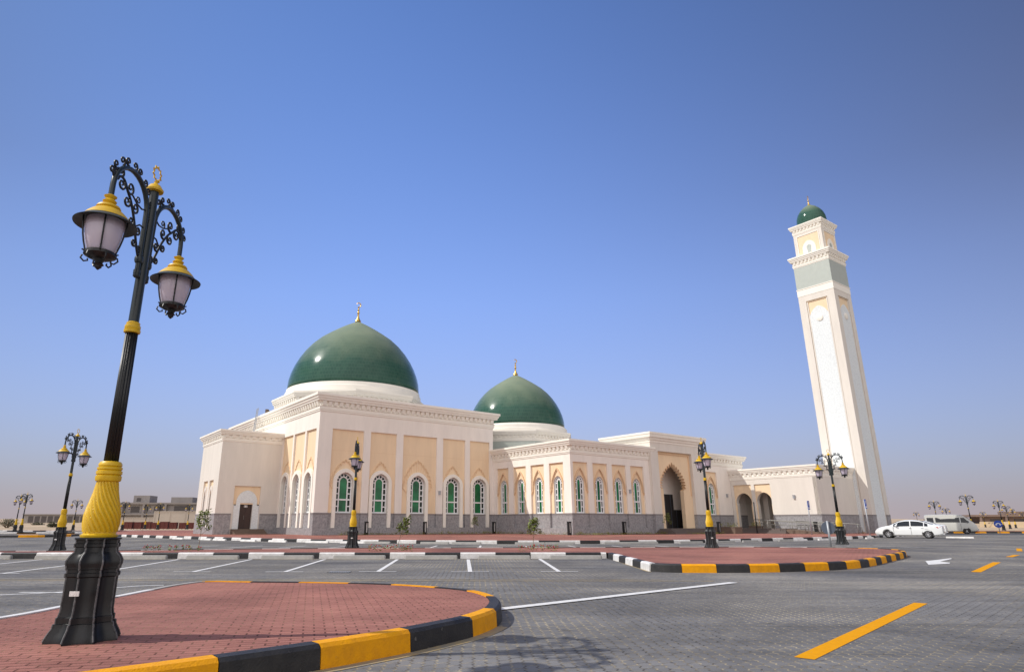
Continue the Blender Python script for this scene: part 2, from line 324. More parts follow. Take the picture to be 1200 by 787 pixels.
def catmull(P, n=8, closed=False):
    out = []; N = len(P)
    rng = range(N if closed else N - 1)
    for i in rng:
        p0 = P[(i - 1) % N] if closed or i > 0 else P[i]; p1 = P[i]; p2 = P[(i + 1) % N]; p3 = P[(i + 2) % N] if closed or i + 2 < N else P[i + 1]
        for k in range(n):
            t = k / n
            out.append(tuple(.5 * (2 * p1[j] + (p2[j] - p0[j]) * t + (2 * p0[j] - 5 * p1[j] + 4 * p2[j] - p3[j]) * t * t + (3 * p1[j] - p0[j] - 3 * p2[j] + p3[j]) * t ** 3) for j in (0, 1)))
    if not closed: out.append(tuple(P[-1]))
    return out
def cumlen(L):
    c = [0]
    for a, b in zip(L, L[1:]): c.append(c[-1] + math.dist(a, b))
    return c
def at_len(L, C, s):
    s = max(0, min(s, C[-1] - 1e-6))
    for i in range(len(C) - 1):
        if C[i + 1] >= s:
            t = (s - C[i]) / max(1e-9, C[i + 1] - C[i]); return (L[i][0] + (L[i + 1][0] - L[i][0]) * t, L[i][1] + (L[i + 1][1] - L[i][1]) * t)
def offset_line(L, d, closed=False):
    out = []; n = len(L)
    for i, p in enumerate(L):
        a = L[(i - 1) % n] if closed or i > 0 else L[i]; b = L[(i + 1) % n] if closed or i < n - 1 else L[i]
        tx, ty = b[0] - a[0], b[1] - a[1]; l = math.hypot(tx, ty) or 1; out.append((p[0] - ty / l * d, p[1] + tx / l * d))
    return out

KM = ['kerb_black', 'kerb_white', 'kerb_yellow', 'concrete']
KC = dict(B=0, W=1, Y=2, C=3)
def kerb(L, segs, inward=.15, z0=-.02, z1=.2, name='kerb'):
    """L: outer edge line (path); segs: list of (length, colour); inward>0 is to the left of travel"""
    g = G(); C = cumlen(L); s = 0; i = 0
    while s < C[-1] - .02:
        ln, c = segs[i % len(segs)]; e = min(s + ln, C[-1]); gap = .004
        k = max(2, int((e - s) / .12) if (e - s) < 3 else 8) if len(L) > 3 else 2
        k = min(k, 14)
        pts = [at_len(L, C, s + gap + (e - s - 2 * gap) * j / (k - 1)) for j in range(k)]
        inn = offset_line(pts, inward); m1 = offset_line(pts, .03); m0 = offset_line(pts, -.012)
        rows = []
        for a, b, c1, a0 in zip(pts, inn, m1, m0):
            rows.append([(a0[0], a0[1], z0), (a[0], a[1], z1 - .035), (c1[0], c1[1], z1 - .004), (b[0], b[1], z1), (b[0], b[1], z0)])
        g.grid(rows, KC[c], True, True, True); s = e; i += 1
    return structure(g.build(name, KM))
def sheet(name, L, z, m, bottom=None):
    g = G(); loops = [[Vector((x, y, 0)) for x, y in L]]; idx = [g.pt(x, y, z) for x, y in L]
    for t in tessellate_polygon(loops): g.f.append([idx[i] for i in t]); g.m.append(0)
    if bottom is not None:
        rows = [[(x, y, z), (x, y, bottom)] for x, y in L + [L[0]]]; g.grid(rows, 0, False)
    o = g.build(name, m); 
    return structure(o)

# ------------------------------------------------------------------ ground
g = G(); R_ = 3500
g.face([(-R_, -200, -.03), (R_, -200, -.03), (R_, R_, -.03), (-R_, R_, -.03)]); structure(g.build('ground', 'sand'))
sheet('parking_lot', [(-110, -15), (190, -15), (190, 108), (-54, 112), (-88, 108), (-110, 70)], 0, 'grey_paver')
# low sand ridges at the edge of the desert, far off
g = G(); rows = []
for j, yy in enumerate((170, 240, 330, 450, 700)):
    rows.append([(x, yy + 12 * sin(x * .013 + j), -.2 + (0 if j in (0,) else (1.6, 2.6, 3.8, 5.0)[j - 1] * (1 + .25 * sin(x * .017 + j * 2) + .2 * sin(x * .041)))) for x in range(-1400, 1401, 25)])
g.grid(rows, 0, False); structure(g.build('desert_hills', 'sand', smooth=True))

# --- near island
NI = [(-9, -1.2), (-5.6, 2.0), (-3.3, 3.95), (-2.4, 4.72), (-1.69, 5.37), (-1.28, 5.76), (-.98, 6.08), (-.61, 6.5), (-.35, 6.86), (-.03, 7.34), (.22, 7.95), (.31, 8.45), (.33, 8.95), (.27, 9.5), (.0, 10.22), (-.55, 10.78), (-1.32, 11.27), (-2.11, 11.55), (-3.0, 11.7), (-3.85, 11.78), (-4.7, 11.85), (-4.98, 11.2), (-5.02, 10.3), (-5.04, 9.34), (-5.1, 8.34), (-5.22, 7.0), (-6.2, 3.5), (-9, 1)]
pl = catmull(NI, 6); sheet('island_paving', offset_line(pl, .13), .185, 'red_paver')
Cn = cumlen(pl)
def near_s(p): return Cn[min(range(len(pl)), key=lambda i: math.dist(pl[i], p))]
marks = [((-1.9, 5.2), 'Y'), ((-1.28, 5.76), 'B'), ((-.61, 6.5), 'Y'), ((-.03, 7.34), 'B'), ((.24, 8.05), 'Y'), ((.27, 9.4), 'B'), ((0, 10.22), 'Y'), ((-.55, 10.78), 'B'), ((-1.32, 11.27), 'Y'), ((-2.11, 11.55), 'B'), ((-3.0, 11.7), 'Y'), ((-3.85, 11.78), 'B'), ((-4.85, 11.85), 'Y'), ((-5.02, 10.3), 'C'), ((-5.04, 9.34), 'W'), ((-5.1, 8.6), 'C'), ((-5.22, 7.0), 'W')]
sg = []; prev = 0
for p, c in marks: s_ = near_s(p); sg.append((s_ - prev, c)); prev = s_
sg.append((Cn[-1] - prev, 'B')); kerb(pl, sg)

# --- right island joined to the long median behind the stalls
RI = [(4.62, 23.2), (4.58, 22.2), (4.40, 17.2)]
RI2 = catmull([(4.40, 17.0), (4.9, 16.6), (5.95, 16.52), (6.72, 16.56), (7.57, 16.75), (8.38, 17.06), (9.14, 17.38), (9.83, 17.81), (10.43, 18.25), (11.57, 19.42), (12.72, 20.75), (14.4, 22.7), (15.74, 24.4), (16.5, 26.0), (16.4, 27.3), (15.3, 28.3), (12.55, 29.1), (9, 29.0), (5.1, 28.6), (-2, 28.1), (-7, 27.4), (-10.5, 26.4), (-13, 25.4), (-17, 24.9), (-42, 24.6)], 5)
front = [(-42, 23.0), (-7.6, 23.1), (4.55, 23.2)]
sheet('median_paving', offset_line([(-42, 23.1), (-7.6, 23.2), (4.62, 23.3)] + RI[1:] + RI2, .12), .18, 'red_paver')
kerb(front, [(1.22, 'W'), (1.22, 'B')])
kerb([(4.6, 23.2), (4.40, 16.95)], [(1.04, 'B'), (1.04, 'W')])
kerb(RI2[:RI2.index((15.3, 28.3)) if (15.3, 28.3) in RI2 else 80], [(.84, 'B'), (.84, 'Y')])
kerb(RI2[(RI2.index((15.3, 28.3)) if (15.3, 28.3) in RI2 else 80):], [(1.1, 'B'), (1.1, 'W')])
# --- platform of the mosque
PF = [(-48, 92), (-44, 76), (-35.0, 63.7), (-22.9, 52.8), (-13.75, 45.1), (-7.3, 41.7), (3.2, 39.6), (12.96, 41.5), (19.9, 45.9), (27.7, 51.06), (33.5, 56.2), (46, 70), (60, 92)]
pf = catmull(PF, 6); sheet('plaza_paving', [(-75, 106)] + [(x, y + .1) for x, y in pf] + [(75, 106)], .183, 'red_paver')
kerb(pf, [(1.25, 'W'), (1.25, 'B')])
# --- far strips of kerbed paving on the left and on the right
for pts, sg in (([(-82, 60), (-60, 58.6), (-41.5, 58.3), (-38.5, 60), (-39, 64), (-44, 66.5), (-82, 66)], [(2.2, 'B'), (2.2, 'Y')]),
                ([(-88, 82), (-62, 78), (-50, 80), (-48, 84), (-56, 88), (-88, 88)], [(2, 'W'), (2, 'B')]),
                ([(-80, 100), (-54, 98.5), (-50, 101), (-56, 104), (-80, 105)], [(2, 'W'), (2, 'B')]),
                ([(60, 90), (56, 86), (58, 83.6), (70, 84), (84, 79.5), (100, 76), (150, 68), (170, 70), (150, 82), (100, 93), (76, 97)], [(1.5, 'Y'), (1.5, 'B')])):
    q = catmull(pts, 4, True); q.append(q[0]); sheet('island_paving', q, .17, 'soil' if pts[0][0] > 0 else 'grey_paver'); kerb(q, sg, z1=.2)
# --- painted lines
def line(pts, wd, m, z=.004):
    g = G(); L = offset_line(pts, wd / 2); R = offset_line(pts, -wd / 2)
    g.grid([[(a[0], a[1], z), (b[0], b[1], z)] for a, b in zip(L, R)], 0, False); o = g.build('road_marking', m); structure(o); return o
stalls = [(-12.15, 22.6, -11.45, 16.3), (-10.0, 22.6, -9.35, 16.9), (-7.56, 22.6, -7.08, 16.87), (-5.08, 22.6, -4.77, 16.87), (-2.63, 22.6, -2.45, 16.95), (-.24, 22.6, -.13, 16.87), (2.2, 22.9, 2.11, 16.95), (-14.6, 22.6, -13.8, 16.9), (-17, 22.6, -16.1, 16.9)]
for a, b, c, d in stalls:
    line([(a, b), (c, d)], .11, 'line_white')
    line([(c - .47, d - .06), (c + .47, d - .06)], .09, 'line_white', .008)
line([(-15, 14.3), (-3, 14.27), (5.0, 14.18)], .09, 'line_worn_yellow'); line([(-15, 14.62), (-3, 14.6), (4.0, 14.5)], .05, 'line_worn_yellow')
line([(.28, 9.52), (2.6, 11.5), (5.25, 13.75)], .19, 'line_white', .012)
line([(2.93, 6.22), (6.74, 10.32)], .172, 'line_yellow')
line([(12.45, 16.75), (16.3, 20.95)], .2, 'line_yellow'); line([(19.3, 24.2), (20.9, 25.8)], .2, 'line_yellow'); line([(23.9, 29.3), (26.5, 32.5)], .2, 'line_yellow')
line([(-9.6, 10.7), (-7.4, 11.8), (-6.5, 13.1), (-6.1, 13.25)], .09, 'line_white'); line([(-7.95, 11.85), (-7.1, 11.78)], .09, 'line_white', .008)
line([(4.35, 16.75), (4.62, 22.6)], .1, 'line_worn_yellow')
line([(p[0], p[1]) for p in offset_line(pl, -.075)[14:62]], .13, 'line_worn_yellow')
line([(2.9, 22.75), (-16, 22.65)], .1, 'line_worn_yellow', .002)
for k in range(17):
    x = -17.3 + k * 2.5; line([(x + 2.0 * (-.05) * (k - 8), 36.6), (x, 33.2)], .11, 'line_white')
# arrow
g = G(); pl_a = [(14.52, 21.62), (13.25, 19.62), (14.32, 20.25), (14.64, 20.68), (14.72, 21.23), (16.31, 22.91), (16.56, 23.3), (14.75, 21.75)]
ia = [g.pt(x, y, .008) for x, y in pl_a]
for tr in tessellate_polygon([[Vector((x, y, 0)) for x, y in pl_a]]): g.f.append([ia[i] for i in tr]); g.m.append(0)
structure(g.build('road_marking', 'line_white'))
# drain grate
g = G(); g.box(-3.65, -3.1, 16.55, 16.95, .001, .006, 0)
for k in range(9): g.box(-3.62 + k * .058, -3.59 + k * .058, 16.58, 16.92, .006, .012, 1)
tag(g.build('drain_grate', ['far_dark', 'grey_metal']), 'dark iron drain grate set in the grey paving between two parking stalls', 'drain grate')

# --- wheel stops
def wheel_stop(x, y, wd, m, group, label, rz=0):
    g = G(); w2 = wd / 2
    rows = []
    for X, s in ((-w2, .0), (-w2 + .03, 1), (w2 - .03, 1), (w2, 0)):
        k = .82 + .18 * s; rows.append([(X, -.085 * k, 0), (X, -.06 * k, .11 * k), (X, -.04 * k, .125 * k), (X, .04 * k, .125 * k), (X, .06 * k, .11 * k), (X, .085 * k, 0)])
    g.grid(rows, 0, True, True, True); o = g.build('wheel_stop', m, loc=(x, y, 0)); o.rotation_euler.z = rz
    tag(o, label, 'wheel stop', group); return o
lb = ['behind the big lamp post', 'left of the big lamp post', 'at the far left edge of the photo']
names_ws = {0: 'rightmost grey concrete wheel stop of the near row beside the black and white side kerb', 1: 'grey concrete wheel stop second from the right end of the near row', 2: 'long grey concrete wheel stop in the middle of the near row', 3: 'grey concrete wheel stop just right of the second lamp post with yellow collar',
            4: 'grey concrete wheel stop just left of the second lamp post with yellow collar', 5: 'grey concrete wheel stop in front of the left sapling with red flowers', 6: 'grey concrete wheel stop showing right behind the big lamp post', 7: 'grey concrete wheel stop left of the big lamp post base', 8: 'leftmost grey concrete wheel stop at the edge of the photo'}
for i, xc in enumerate((3.42, .98, -1.5, -3.95, -6.4, -8.95, -11.4, -14.1, -16.7)):
    wheel_stop(xc, 22.82, 1.78, 'concrete', 'grey wheel stops of the near row', names_ws[i])
for k in range(22):
    x = -22.8 + k * 2.55
    # follow the platform kerb
    best = min(pf, key=lambda p: abs(p[0] - x)); i = pf.index(best); a, b = pf[max(0, i - 1)], pf[min(len(pf) - 1, i + 1)]
    ang = math.atan2(b[1] - a[1], b[0] - a[0]); nx, ny = sin(ang), -cos(ang)
    wheel_stop(best[0] + nx * .75, best[1] + ny * .75, 1.75, 'concrete' if 6 < k < 18 else 'kerb_white', 'wheel stops along the kerb of the mosque',
               ('grey concrete' if 6 < k < 18 else 'whitewashed') + ' wheel stop, %s from the left along the mosque kerb' % ORD[k], ang)

# ------------------------------------------------------------------ MOSQUE
ORG = (-14.49, 58.72, 0); ROT = radians(36)
mq = empty('mosque', ORG, ROT)
tag(mq, 'long cream mosque with two green domes, arched green windows and grey granite base', 'mosque')
ZB = .17
MW = ['plaster', 'granite', 'peach', 'granite_band', 'cornice', 'plaster_warm', 'carved', 'roof', 'step_stone']
def fx(p0, q0):   # facade facing -q, x runs along +p ; y outward
    return lambda x, y, z: (p0 + x, q0 - y, z)
def lx(p0, q0):   # facade facing -p, x runs along +q
    return lambda x, y, z: (p0 - y, q0 + x, z)
def arch(cx, hw, zb, zs, za, pointed=.25, n=18):
    L = [(cx - hw, zb)]
    for i in range(n + 1):
        t = pi - pi * i / n; X = cos(t); Z = (1 - pointed) * sin(t) + pointed * (1 - abs(X)); L.append((cx + hw * X, zs + (za - zs) * Z))
    L.append((cx + hw, zb)); return L
def arc_only(cx, hw, zs, za, pointed=.25, n=18): return arch(cx, hw, zs, zs, za, pointed, n)[1:-1]
def scalloped(cx, hw, zs, za, lobes, amp, pointed=.3, per=6):
    out = []; n = lobes * per
    for i in range(n + 1):
        t = pi - pi * i / n; X = cos(t); Z = (1 - pointed) * sin(t) + pointed * (1 - abs(X)); k = 1 - amp + amp * abs(sin(lobes * (t))) ** .7
        out.append((cx + hw * X * k, zs + (za - zs) * Z * k))
    return out

DADO = 2.12
def facade(g, length, ztop, bays, winspec, dado=True, panel_depth=.17, body=0, x0=0):
    """bays: list of (x0,x1,ztop) recessed panels; winspec: (cx,hw,zs,za,zb) openings, one per bay (or None).  Wall skin is y in [-panel_depth-.1, 0]."""
    x = x0; slot_bottom = .78
    piers = []
    for b in bays: piers.append((x, b[0])); x = b[1]
    piers.append((x, length))
    for a, b in piers:
        if b - a < .01: continue
        g.box(a, b, -.5, 0, DADO, ztop, body); g.box(a, b, -.5, .03, ZB, DADO - .16, 1); g.box(a, b, -.5, .05, DADO - .16, DADO, 3)
    for (a, b, zt), wn in zip(bays, winspec):
        g.box(a, b, -.5, 0, zt, ztop, body)                                  # wall above the recess
        g.box(a, b, -.5, .03, ZB, slot_bottom, 1)                            # base course
        if wn is None:
            g.box(a, b, -.5, -panel_depth, DADO, zt, 2); g.box(a, b, -.5, -panel_depth, slot_bottom, DADO, 1); continue
        cx, hw, zs, za, zb = wn[:5]; pt_ = wn[5] if len(wn) > 5 else .2
        hole = arch(cx, hw, zb, zs, za, pt_)
        # panel with arched opening
        g.plate([(a, DADO), (cx - hw, DADO)] + hole[0:1] + hole[1:-1] + hole[-1:] + [(cx + hw, DADO), (b, DADO), (b, zt), (a, zt)], [], -panel_depth, 2) if abs(zb - DADO) > 1e-3 else \
            g.plate([(a, DADO)] + hole + [(b, DADO), (b, zt), (a, zt)], [], -panel_depth, 2)
        g.reveal(hole, -panel_depth, -.5, 5)
        g.box(a, cx - hw - .42 if False else b, -.5, -panel_depth + .02, slot_bottom, DADO - .14, 1); g.box(a, b, -.5, -panel_depth + .04, DADO - .14, DADO - .003, 3)

def cornice(g, poly, z0, z1, over, dent=True, mi=0, edges=None, k=1.0):
    """poly: CCW corner list; stepped cornice from z0 to z1, projecting over"""
    H = z1 - z0
    prof = [(0, .0), (.05, .12), (.13, .12), (.13, .2), (.30, .22), (.30, .30), (.34, .12), (.56, .12), (.60, .60), (.70, .66), (.72, .78), (.84, .86), (.86, 1), (1, 1)] if dent else \
           [(0, 0), (.1, .15), (.2, .15), (.3, .4), (.5, .5), (.52, .8), (.8, .9), (.82, 1), (1, 1)]
    def off(d):
        n = len(poly); out = []
        for i in range(n):
            p0, p1, p2 = Vector(poly[i - 1]), Vector(poly[i]), Vector(poly[(i + 1) % n])
            d1 = (p1 - p0).normalized(); d2 = (p2 - p1).normalized(); n1 = Vector((d1.y, -d1.x)); n2 = Vector((d2.y, -d2.x))
            bis = n1 + n2; bis = bis / max(1e-6, bis.dot(n1)); out.append(p1 + bis * d)
        return out
    rows = []
    for hz, o in prof:
        L = off(o * over); rows.append([(p.x, p.y, z0 + hz * H) for p in L])
    L = off(-.35); rows.append([(p.x, p.y, z1) for p in L]); rows.append([(p.x, p.y, z0 + .3 * H) for p in L])
    g.grid(rows, mi)
    g.plate_h = None
    if dent:
        n = len(poly); dz0, dz1 = z0 + .35 * H, z0 + .565 * H
        for i in range(n):
            if edges is not None and i not in edges: continue
            a, b = Vector(poly[i]), Vector(poly[(i + 1) % n]); ln = (b - a).length; d = (b - a) / ln; nn = Vector((d.y, -d.x))
            step = .56 * k; cnt = int(ln / step); st = ln / cnt
            for j in range(cnt):
                c = a + d * (st * (j + .5)); w2 = .165 * k
                A = c - d * w2 + nn * (over * .11); B = c + d * w2 + nn * (over * .11); Cc = B + nn * over * .42; D = A + nn * over * .42
                lo = [g.pt(p.x, p.y, dz0) for p in (A, B, B + nn * over * .2, A + nn * over * .2)]; hi = [g.pt(p.x, p.y, dz1 + .02) for p in (A, B, Cc, D)]
                for q in ((0, 1, 2, 3),): g.f.append([lo[t] for t in q]); g.m.append(mi)
                for q in range(4): g.f.append([lo[q], lo[(q + 1) % 4], hi[(q + 1) % 4], hi[q]]); g.m.append(mi)

def window(xf, cx, hw, zs, za, zb, y, surround=True, pointed=.12, border=.26, sub=True):
    """white glazing bars > green panes ; white arched surround"""
    f = G(xf)
    out = arch(cx, hw - .05, zb + .05, zs, za - .05, pointed, 20)
    f.ribbon(out, .12, y, y + .06, 0); f.ribbon([(cx - hw, zb + .06), (cx + hw, zb + .06)], .14, y, y + .062, 0)
    ih = hw * (.50 if border > .2 else .42); iza = za - (hw - ih) * .95
    inn = arch(cx, ih, zb + .05, zs, iza, pointed, 16); f.ribbon(inn, .115 if border > .2 else .10, y, y + .05, 0)
    zm = zb + (zs - zb) * .42
    f.ribbon([(cx - hw, zm), (cx + hw, zm)], .13, y, y + .058, 0)
    nt_ = 6
    zt = [zb + (zm - zb) * .5] + [zm + (zs - zm) * t for t in (.33, .66, 1.0)]
    for z in zt:
        for s in (-1, 1): f.ribbon([(cx + s * ih, z), (cx + s * hw, z)], .10, y, y + .045, 0)
    for k in range(1, 6):
        t = pi * k / 6; X = cos(t); Z = (1 - pointed) * sin(t) + pointed * (1 - abs(X))
        f.ribbon([(cx + ih * X, zs + (iza - zs) * Z), (cx + (hw - .04) * X, zs + (za - .05 - zs) * Z)], .085, y, y + .045, 0)
    fo = f.build('window', 'white_frame', mq)
    p = G(xf); p.plate(arch(cx, hw, zb, zs, za, pointed, 20), [], y - .02, 0); p.plate(arch(cx, ih, zb + .03, zs, iza, pointed, 16), [], y - .012, 1)
    p.build('pane', ['border_glass', 'green_glass'], fo)
    if surround:
        s = G(xf); path = arch(cx, hw + .17, .8, zs, za + .18, pointed, 22)
        s.ribbon(path, .34, -.17, .05, 0); s.build('surround', 'cornice', fo)
    return fo

# ---- main hall
ML, MQ, MZ = 20.32, 28.0, 11.35
walls = G(); wall_parts = []
def wall_obj(g, name='wall'): return g.build(name, MW, mq)
front_w = [(2.91, .84), (6.62, .84), (10.8, .86), (15.05, .88), (18.5, .88)]
bays = [(1.35, 4.62, 9.75), (5.35, 8.22, 9.75), (8.98, 12.98, 9.75), (13.75, 16.58, 9.75), (17.2, 19.85, 9.75)]
# the surround of each window fills the opening edge, so openings match the glass
g = G(fx(0, 0)); facade(g, ML, MZ, bays, [(c, h, 4.95, 5.78, DADO + .03 - .03, .12) for c, h in front_w], x0=.5); wall_obj(g)
for c, h in front_w: window(fx(0, 0), c, h, 4.95, 5.78, DADO, -.42)
left_w = [(1.85, .85), (4.85, .85), (7.98, .85)]
lb_ = [(.62, 3.05, 9.75), (3.4, 6.22, 9.75), (6.55, 9.45, 9.75)]
g = G(lx(0, .5)); facade(g, 9.1, MZ, [(a - .5, b - .5, z) for a, b, z in lb_], [(c - .5, h, 4.95, 5.78, DADO, .12) for c, h in left_w]); 
g.box(9.1, 27.5, -.5, 0, ZB, MZ, 0); wall_obj(g)
for c, h in left_w: window(lx(0, .5), c - .5, h, 4.95, 5.78, DADO, -.42)
g = G(); g.box(.5, ML - .01, .5, MQ, ZB, MZ + .4, 7); g.box(-.03, .498, -.03, .498, ZB, DADO - .16, 1); g.box(-.05, .498, -.05, .498, DADO - .16, DADO, 3); g.box(0, .498, 0, .498, DADO, MZ, 0)
wall_obj(g)
g = G(); cornice(g, [(0, 0), (ML, 0), (ML, MQ), (0, MQ)], MZ - .1, 12.95, .62, edges=(0, 3)); g.build('cornice', 'cornice', mq)
# scalloped relief arches on the panels
g = G(fx(0, 0))
for (c, h), (a, b, z) in zip(front_w, bays):
    hw = min(c - a, b - c) - .12; za = 7.35 if b - a > 3.5 else 7.0; lob = 15 if b - a > 3.5 else 13
    zs = 4.75
    g.ribbon(scalloped(c, hw, zs, za, lob, .07, .32), .07, -.17, -.10, 0)
    g.ribbon(scalloped(c, hw - .16, zs, za - .16, lob, .07, .32), .035, -.17, -.13, 0)
    for s in (-1, 1): g.ribbon([(c + s * hw, zs), (c + s * (hw - .02), zs - .18), (c + s * (hw - .3), zs - .45), (c + s * (hw - .42), zs - .62)] if b - a > 3.5 else [(c + s * hw, zs), (c + s * hw, zs - .12), (c + s * (hw - .2), zs - .36), (c + s * (hw - .24), zs - .5)], .07, -.17, -.10, 0)
    if b - a > 3.5:
        for k in range(1, lob):
            t = pi * k / lob; X = cos(t); Z = .68 * sin(t) + .32 * (1 - abs(X)); g.ribbon([(c + 1.2 * X, 4.95 + 1.1 * Z), (c + (hw - .2) * X * .93, zs + (za - .2 - zs) * Z * .93)], .04, -.17, -.13, 0)
g.build('arch_relief', 'peach_relief', mq)
g = G(lx(0, .5))
for (c, h), (a, b, z) in zip(left_w, lb_):
    hw = min(c - a, b - c) - .1; g.ribbon(scalloped(c - .5, hw, 4.75, 7.2, 13, .07, .32), .07, -.17, -.10, 0)
    for s in (-1, 1): g.ribbon([(c - .5 + s * hw, 4.75), (c - .5 + s * hw, 4.6), (c - .5 + s * (hw - .2), 4.4)], .07, -.17, -.1, 0)
g.build('arch_relief', 'peach_relief', mq)

g = G(fx(0, 0))
for (a, b, z) in bays: g.box(a + .01, b - .01, -.171, -.166, 7.78, 7.80, 0)
g.build('render_joint', 'peach_trim', mq)
# ---- octagons, drums and domes
def octagon(cx, cy, h): k = h * (sqrt(2) - 1); return [(cx - k, cy - h), (cx + k, cy - h), (cx + h, cy - k), (cx + h, cy + k), (cx + k, cy + h), (cx - k, cy + h), (cx - h, cy + k), (cx - h, cy - k)]
def finial(cx, cy, z, s, parent):
    g = G(); g.lathe([(.34 * s, 0), (.30 * s, .12 * s), (.16 * s, .35 * s), (.10 * s, .6 * s), (.09 * s, .9 * s), (.16 * s, 1.0 * s), (.09 * s, 1.1 * s), (.08 * s, 1.25 * s), (.14 * s, 1.33 * s), (.07 * s, 1.42 * s), (.06 * s, 1.55 * s), (.11 * s, 1.62 * s), (.03 * s, 1.72 * s)], 0, 0, 14)
    pts = []
    for i in range(17):
        t = radians(-240 + 300 * i / 16 + 0); pts.append((.24 * s * cos(t + pi / 2 + .5), 0, 1.95 * s + .24 * s * sin(t + pi / 2 + .5)))
    g.tube(pts, [(.015 + .05 * sin(pi * i / 16)) * s for i in range(17)], 6)
    o = g.build('finial', 'gold', parent, True, angle=40); o.location = (0, 0, z); return o
def make_dome(cx, cy, R, z0, hgt, parent, fs, ring=True):
    prof_n = [(1.0, 0), (1.008, .05), (1.0, .13), (.975, .22), (.93, .32), (.868, .42), (.79, .52), (.69, .62), (.575, .71), (.44, .79), (.31, .86), (.19, .92), (.10, .96), (.04, .985), (.012, 1.0)]
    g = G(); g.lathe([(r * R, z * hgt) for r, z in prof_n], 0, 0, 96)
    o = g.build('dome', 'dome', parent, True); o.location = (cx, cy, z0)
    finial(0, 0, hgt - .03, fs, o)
    return o
D1 = (10.05, 14.5); OC1 = (9.35, 13.5); oc = octagon(*OC1, 8.1)
g = G(); rows = [[(x, y, z) for x, y in oc] for z in (11.6, 13.5)]; g.grid(rows, 0, True, False, True); g.build('wall', 'tile_grey', mq)
g = G(); cornice(g, oc, 13.45, 14.95, .4, edges=(0, 7, 6)); g.grid([[(x, y, z) for x, y in octagon(*OC1, 7.85)] for z in (13.6, 14.9)], 0, True, False, True); g.build('cornice', 'cornice', mq)
g = G(); g.lathe([(8.3, 14.8), (8.3, 15.2), (8.2, 15.26), (8.15, 15.85), (8.05, 15.92), (8.0, 16.3), (7.5, 16.35)], D1[0], D1[1], 96); g.build('drum', 'cornice', mq, True, angle=30)
make_dome(D1[0], D1[1], 7.85, 16.27, 9.45, mq, 1.15)
D2 = (28.5, 5.7); OC2 = (28.6, 5.7); oc2 = octagon(*OC2, 6.35)
g = G(); g.grid([[(x, y, z) for x, y in oc2] for z in (7.5, 11.0)], 0, True, False, True); g.build('wall', 'tile_grey', mq)
g = G(); cornice(g, oc2, 10.35, 11.6, .35, edges=(0, 7, 6), k=.8); g.grid([[(x, y, z) for x, y in octagon(*OC2, 6.2)] for z in (10.9, 11.5)], 0, True, False, True); g.build('cornice', 'cornice', mq)
g = G(); g.lathe([(6.45, 11.4), (6.45, 11.9), (6.35, 11.95), (6.3, 12.35), (6.15, 12.4), (6.1, 12.55), (5.8, 12.6)], D2[0], D2[1], 96); g.build('drum', 'cornice', mq, True, angle=30)
make_dome(D2[0], D2[1], 5.98, 12.52, 7.15, mq, .95)

# ---- annex (prayer hall wing) with pointed recesses
AP, AQ, AZ = 20.32, -12.0, 7.6
lw = [(1.75, 1.0, 3.0), (4.6, 3.75, 5.75), (7.35, 6.5, 8.55), (10.2, 9.35, 11.35)]
g = G(lx(AP, AQ + .5)); facade(g, 11.5, AZ, [(a - .5, b - .5, 6.85) for c, a, b in lw], [((a + b) / 2 - .5, .57, 4.95, 5.62, DADO, .12) for c, a, b in lw]); wall_obj(g)
for c, a, b in lw: window(lx(AP, AQ + .5), (a + b) / 2 - .5, .57, 4.95, 5.62, DADO, -.38, False, .12, .17)
fw = [(1.3, .34, 2.3), (4.02, 3.0, 5.05), (6.75, 5.72, 7.78), (9.5, 8.48, 10.5)]
g = G(fx(AP, AQ)); facade(g, 12.0, AZ, [(a, b, 6.85) for c, a, b in fw], [((a + b) / 2, .57, 4.95, 5.62, DADO, .12) for c, a, b in fw], x0=.3)
wall_obj(g)
for c, a, b in fw: window(fx(AP, AQ), (a + b) / 2, .57, 4.95, 5.62, DADO, -.38, False, .12, .17)
# the wall right of the portal with its one window
rw0 = 20.3; g = G(fx(AP + 20.3, AQ)); rb = (1.0, 3.0); facade(g, 8.4, AZ, [(rb[0], rb[1], 6.85)], [((rb[0] + rb[1]) / 2, .57, 4.95, 5.62, DADO, .12)]); wall_obj(g)
window(fx(AP + 20.3, AQ), 2.0, .57, 4.95, 5.62, DADO, -.38, False, .12, .17)
def pointed_trim(xf, cxs):
    g = G(xf)
    for cx in cxs:
        p = arc_only(cx, .86, 4.5, 6.35, .45); g.ribbon(p, .10, -.17, -.04, 0)
        p = arc_only(cx, .74, 4.5, 6.16, .4); g.ribbon(p, .05, -.17, -.10, 0)
        for s in (-1, 1): g.ribbon([(cx + s * .86, 4.52), (cx + s * .84, 4.3), (cx + s * .95, 4.14), (cx + s * .95, 3.98)], .09, -.17, -.04, 0)
    g.build('arch_relief', 'peach_trim', mq)
pointed_trim(lx(AP, AQ + .5), [(a + b) / 2 - .5 for c, a, b in lw]); pointed_trim(fx(AP, AQ), [(a + b) / 2 for c, a, b in fw]); pointed_trim(fx(AP + 20.3, AQ), [2.0])
g = G(); g.box(AP + .5, 32.3, AQ + .5, 16, ZB, AZ + .3, 7); g.box(32.3, 40.3, -7.6, 16, ZB, AZ + .3, 7); g.box(40.3, 49, AQ + .5, 16, ZB, AZ + .3, 7)
g.box(AP, AP + .298, AQ, AQ + .498, DADO, AZ, 0); g.box(AP - .03, AP + .298, AQ - .03, AQ + .498, ZB, DADO - .16, 1); g.box(AP - .05, AP + .298, AQ - .05, AQ + .498, DADO - .16, DADO, 3)
wall_obj(g)
